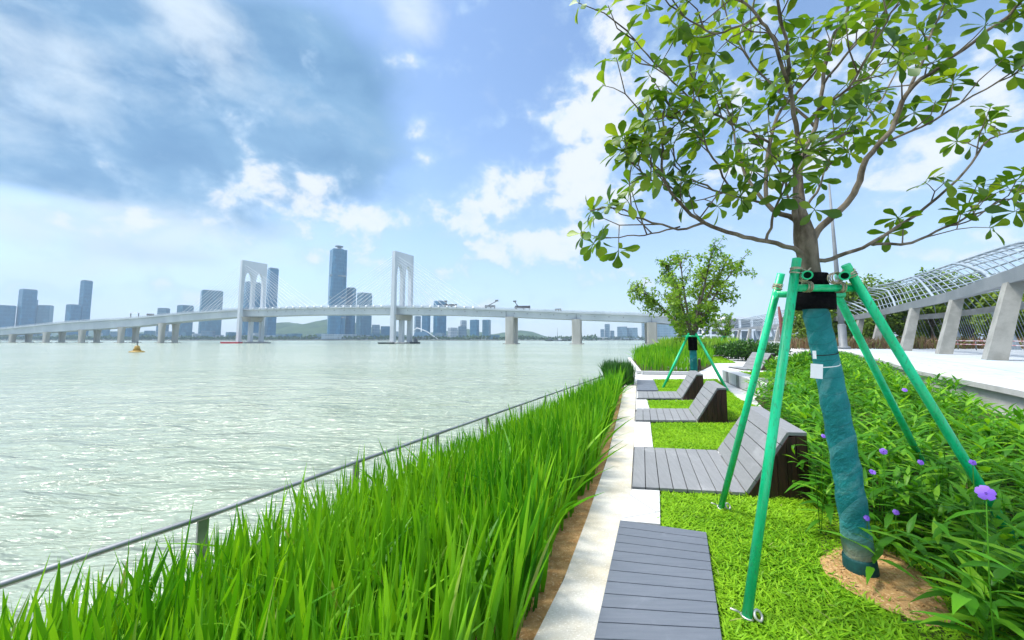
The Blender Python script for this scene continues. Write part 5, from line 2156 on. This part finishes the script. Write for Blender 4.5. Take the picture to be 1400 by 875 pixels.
t2 = P(947, 470, 13.2)
young_tree((t2.x, t2.y, 0), 5.2, (.18, 0, 3.25), (2.2, 2.1, 1.85), 21, 'second young tree with full rounded crown before the bridge end', 310, .14, .034, .10,
           stake_label='four green poles propping the second young tree', fork=1.75, staker=.038, spread=1.45)
t3 = G(992, 486)
young_tree((t3.x, t3.y, 0), 4.6, (0, 0, 3.3), (1.6, 1.6, 1.4), 31, 'third young tree half hidden right behind the second one', 80, .18, .05, .09,
           stake_label='pale green poles propping the third young tree by the hedge', fork=1.9, staker=.04, spread=1.35)
t4 = G(934, 480)
young_tree((t4.x, t4.y, 0), 4.6, (0, 0, 3.4), (1.7, 1.6, 1.4), 41, 'young tree behind tall reeds left of the second trunk', 80, .18, .05, .09,
           stake_label='green poles propping the young tree behind the reeds', fork=1.9, staker=.04, spread=1.3)
random.seed(99)

# ================================================================== CANOPY WALK ON THE PLAZA
POSTS = [(12.0, 4.2), (18.0, 11.5), (24.5, 18.9), (30.9, 26.6), (36.0, 34.0), (42.5, 43.5), (47.6, 51.5), (51.5, 65), (59, 83), (63, 94), (66, 104), (68, 112), (71, 124)]
pts = [Vector((x, y, .6)) for x, y in POSTS]
cpy = thing('canopy_walk', 'long white lattice canopy on slanting concrete posts along the plaza', 'canopy', pts[2])


def cum(ps):
    out = [0.0]
    for a, b in zip(ps[:-1], ps[1:]):
        out.append(out[-1] + (b - a).length)
    return out


cs = cum(pts)


def along(s):
    s = min(max(s, 0.0), cs[-1])
    x = np.interp(s, cs, [q.x for q in pts])
    y = np.interp(s, cs, [q.y for q in pts])
    x2, y2 = np.interp(s + 1.5, cs, [q.x for q in pts]), np.interp(s + 1.5, cs, [q.y for q in pts])
    x1, y1 = np.interp(s - 1.5, cs, [q.x for q in pts]), np.interp(s - 1.5, cs, [q.y for q in pts])
    t = Vector((x2 - x1, y2 - y1, 0)).normalized()
    n = Vector((t.y, -t.x, 0))
    return Vector((x, y, 0)), t, n


def shell(s, u):
    """point on the canopy lattice: u 0 front beam, 1 crest, 2 rear beam"""
    q, t, n = along(s)
    zc = float(np.interp(s, [0, 12, 22, 34, 62, 90, 140], [6.8, 7.2, 7.9, 8.6, 9.4, 9.0, 8.0]))
    zb = 4.75
    if u <= 1:
        off = 1.0 + 3.6 * u
        z = zb + (zc - zb) * (.55 * u + .45 * math.sin(u * math.pi / 2))
    else:
        off = 4.6 + 5.0 * (u - 1)
        z = zb + (zc - zb) * math.cos((u - 1) * math.pi / 2)
    q = q + n * off
    return Vector((q.x, q.y, z))


SL = list(np.arange(0, cs[-1], 3.0))
# posts: each one leans towards the canopy's middle
for i, q in enumerate(pts):
    _, t, n = along(cs[i])
    for side in (0, 1):
        base_ = q + n * (0 if side == 0 else 10.4)
        topp = q + n * (0.85 if side == 0 else 9.4)
        topp.z = 4.5
        ww, dd = (.46, .34) if side == 0 else (.42, .3)
        mb = MB()
        ring0 = [base_ + t * ww * sx + n * dd * sy for sx, sy in ((-1, -1), (1, -1), (1, 1), (-1, 1))]
        ring1 = [topp + t * ww * .86 * sx + n * dd * .8 * sy for sx, sy in ((-1, -1), (1, -1), (1, 1), (-1, 1))]
        mb.add(ring0 + ring1, [(0, 1, 2, 3), (4, 7, 6, 5)] + [(k, (k + 1) % 4, 4 + (k + 1) % 4, 4 + k) for k in range(4)])
        mb.build('post', M_POST if side == 0 else M_CANOPY, cpy, True)
# beams
for u in (0.0, 2.0):
    mb = MB()
    vs, fs = [], []
    hh, ww = (.34, .38)
    for s in SL:
        q = shell(s, u)
        _, t, n = along(s)
        for a, b in ((-ww, -hh), (ww, -hh * .6), (ww, hh), (-ww, hh)):
            vs.append(q + n * a + Vector((0, 0, b)))
    for i in range(len(SL) - 1):
        for k in range(4):
            fs.append((i * 4 + k, i * 4 + (k + 1) % 4, (i + 1) * 4 + (k + 1) % 4, (i + 1) * 4 + k))
    mb.add(vs, fs)
    mb.build('edge_beam', M_BEAM, cpy, True)
for u in (.2, .4, .6, .8, 1.0, 1.25, 1.5, 1.75):
    mb = MB()
    mb.tube([shell(s, u) for s in SL], .06 if u != 1.0 else .10, 6)
    mb.build('purlin', M_CANOPY, cpy, True)
s = 0.0
k = 0
while s < cs[-1] - 25:
    main = (k % 8 == 0)
    mb = MB()
    skew = 20.0
    path = [shell(s + skew * u, u) for u in np.linspace(0, 1, 9)] + [shell(s + skew + 4 * u, 1 + u) for u in np.linspace(.12, 1, 7)]
    mb.tube(path, .11 if main else .034, 6)
    mb.build('arch_rib' if main else 'lattice_rod', M_CANOPY, cpy, True)
    s += 1.4
    k += 1
# wire screen between posts at the rear
mb = MB()
for s in np.arange(2, cs[-1] - 8, .55):
    q, t, n = along(s)
    a = q + n * 9.6
    b = along(s + 1.1)[0] + n * 9.2
    mb.tube([Vector((a.x, a.y, .6)), Vector((b.x, b.y, 4.5))], .018, 3, False)
mb.build('wire_screen', M_CANOPY, cpy, True)

# barrier rail inside
br_ = thing('barrier_rail', 'thin red and white barrier rail behind the canopy posts', 'barrier', along(20)[0] + along(20)[2] * 6 + Vector((0, 0, .6)))
mb = MB()
for z_ in (1.15, 1.5):
    mb.tube([along(s)[0] + along(s)[2] * 6.0 + Vector((0, 0, z_)) for s in np.arange(0, 90, 4.0)], .045, 6)
mb.build('rail', M_REDW, br_, True)
for s in np.arange(0, 90, 4.0):
    mb = MB()
    q = along(s)[0] + along(s)[2] * 6.0
    mb.tube([(q.x, q.y, .6), (q.x, q.y, 1.55)], .04, 6)
    mb.build('post', M_GREYM, br_, True)

# street mast and leaning pole
lm = P(1153, 475, 40)
o = thing('street_lamp', 'tall tapering grey lamp mast rising behind the big tree', 'lamp post', (lm.x, lm.y, .6))
mb = MB()
topm = P(1133, 246, 40)
mb.tube([(0, 0, 0), ((topm.x - lm.x) * .5, 0, (topm.z - .6) * .5), (topm.x - lm.x, 0, topm.z - .6)], [.30, .20, .08], 10)
mb.build('mast', M_GREYM, o)
mb = MB()
mb.lathe((0, 0, 0), [(.6, 0), (.6, .25), (.36, .35), (.36, 2.6), (.30, 2.7)], 14)
mb.build('base_sleeve', M_GREYM, o)
rp0, rp1 = P(1069, 447, 75), P(1064.5, 419, 75)
o = thing('leaning_pole', 'maroon leaning blade shaped pole seen between the left green poles', 'pole', (rp0.x, 75, .6))
mb = MB()
mb.tube([(0, 0, 0), (0, 0, rp0.z - .6), ((rp1.x - rp0.x), 0, rp1.z - .6)], [.35, .42, .2], 8)
mb.build('blade', M_RUST, o)
mb = MB()
mb.box((0, 0, .15), (1.4, 1.4, .3))
mb.build('foot_plate', M_GREYM, o)

# white pavilion/viaduct building beyond the hedges
for (x0, x1, y0, y1, Y, lab) in [(996, 1062, 433, 468, 150, 'white flat roofed pavilion building beyond the hedge bushes'), (962, 1002, 447, 470, 140, 'lower white terrace building left of the flat roofed pavilion')]:
    a, b = P(x0, y1, Y), P(x1, y1, Y)
    zt = P(x0, y0, Y).z
    w = b.x - a.x
    o = thing('pavilion_building', lab, 'building', ((a.x + b.x) / 2, Y + 6, 0))
    mb = MB()
    mb.box((0, 0, zt - .5), (w * 1.06, 14, .9))
    mb.build('roof_slab', M_WHITE, o)
    mb = MB()
    mb.box((0, 0, zt * .5), (w * 1.04, 13.4, .7))
    mb.build('floor_slab', M_WHITE, o)
    nc = max(4, int(w / 4))
    for k in range(nc + 1):
        mb = MB()
        mb.box((-w / 2 + w * k / nc, -6, zt * .5 - .3), (.7, .7, zt - .7))
        mb.build('column', M_WHITE, o)
    mb = MB()
    mb.box((0, 1.5, zt * .5 - .4), (w * .96, 8, zt - 1))
    mb.build('glazed_wall', F_PALE, o)
wr = thing('white_railing', 'white railing fence running in front of the pavilion building', 'railing', G(1020, 472, 0) + Vector((0, 0, 0)))
mb = MB()
ra, rb = P(955, 470, 70), P(1080, 470, 62)
ra.z = rb.z = 0
for z_ in (.5, .85, 1.2):
    mb.tube([ra + Vector((0, 0, z_)), rb + Vector((0, 0, z_))], .05, 5)
mb.build('rails', M_WHITE, wr, True)
for k in range(14):
    mb = MB()
    q = ra.lerp(rb, k / 13)
    mb.tube([q, q + Vector((0, 0, 1.25))], .06, 5)
    mb.build('post', M_WHITE, wr, True)

# grove behind the canopy
def grove_tree(loc, H, r, seed, label, nl=3600):
    random.seed(seed)
    o = thing('grove_tree', label, 'tree', loc, 'grove behind the lattice canopy')
    wood = MB()
    wood.tube([(0, 0, -.1), (.1, .1, H * .35), (.0, .0, H * .8)], [.22, .17, .05], 7)
    blobs = []
    for k in range(13):
        a = random.uniform(0, 6.28)
        c = Vector((math.cos(a) * r * random.uniform(.2, .65), math.sin(a) * r * random.uniform(.2, .65), H * random.uniform(.12, .85)))
        wood.tube([(0, 0, H * .25), (c.x * .5, c.y * .5, c.z * .7), tuple(c)], [.1, .07, .03], 5)
        blobs.append((c, r * random.uniform(.35, .55)))
    A, Nn = [], []
    for k in range(nl):
        c, rr_ = random.choice(blobs)
        v = Vector((random.gauss(0, 1), random.gauss(0, 1), random.gauss(0, 1))).normalized()
        A.append(tuple(c + v * rr_ * random.uniform(.45, 1.05)))
        Nn.append(tuple(v))
    A, Nn = np.array(A), np.array(Nn)
    k = A[:, 2] > .3
    A, Nn = A[k], Nn[k]
    n = len(A)
    V, F = leaves(A, Nn * .3 + rng.normal(0, .7, A.shape), Nn + np.array([0, 0, .5]) + rng.normal(0, .5, A.shape), rng.uniform(.25, .6, n), rng.uniform(.09, .18, n), [(0, .2), (.4, 1), (.75, .75), (1, .1)], .3)
    wood.build('trunk', M_BARK, o)
    np_mesh('crown', V, F, M_FARTREE, o)
    return o


GT = []
for i in range(14):
    px = 1105 + i * 25 + random.uniform(-6, 6)
    Yd = 62 - i * .9 + random.uniform(-5, 6)
    GT.append((Vector(((px - CX) / FPX * Yd, Yd, 0)), random.uniform(8.0, 11.5), random.uniform(3.2, 4.2)))
GT.sort(key=lambda g: -g[0].x)
NAMES = ['first', 'second', 'third', 'fourth', 'fifth', 'sixth', 'seventh', 'eighth', 'ninth', 'tenth', 'eleventh', 'twelfth', 'thirteenth', 'last']
for i, (q, h, r) in enumerate(GT):
    grove_tree((q.x, q.y, .55), h, r, 200 + i, f'leafy green tree behind the lattice canopy, {NAMES[i]} counted from the right edge')
random.seed(5)
# withered reeds under the grove
Y = rng.uniform(40, 54, 6500)
X = Y * (rng.uniform(1070, 1470, 6500) - CX) / FPX
V, F = reed_mesh(X, Y, np.full(len(X), .6), 1.6, 3.2, 3.0)
tag(np_mesh('withered_reeds', V, F, M_BROWNREED), 'brown withered reeds below the grove behind the canopy posts', 'reeds', kind='stuff')
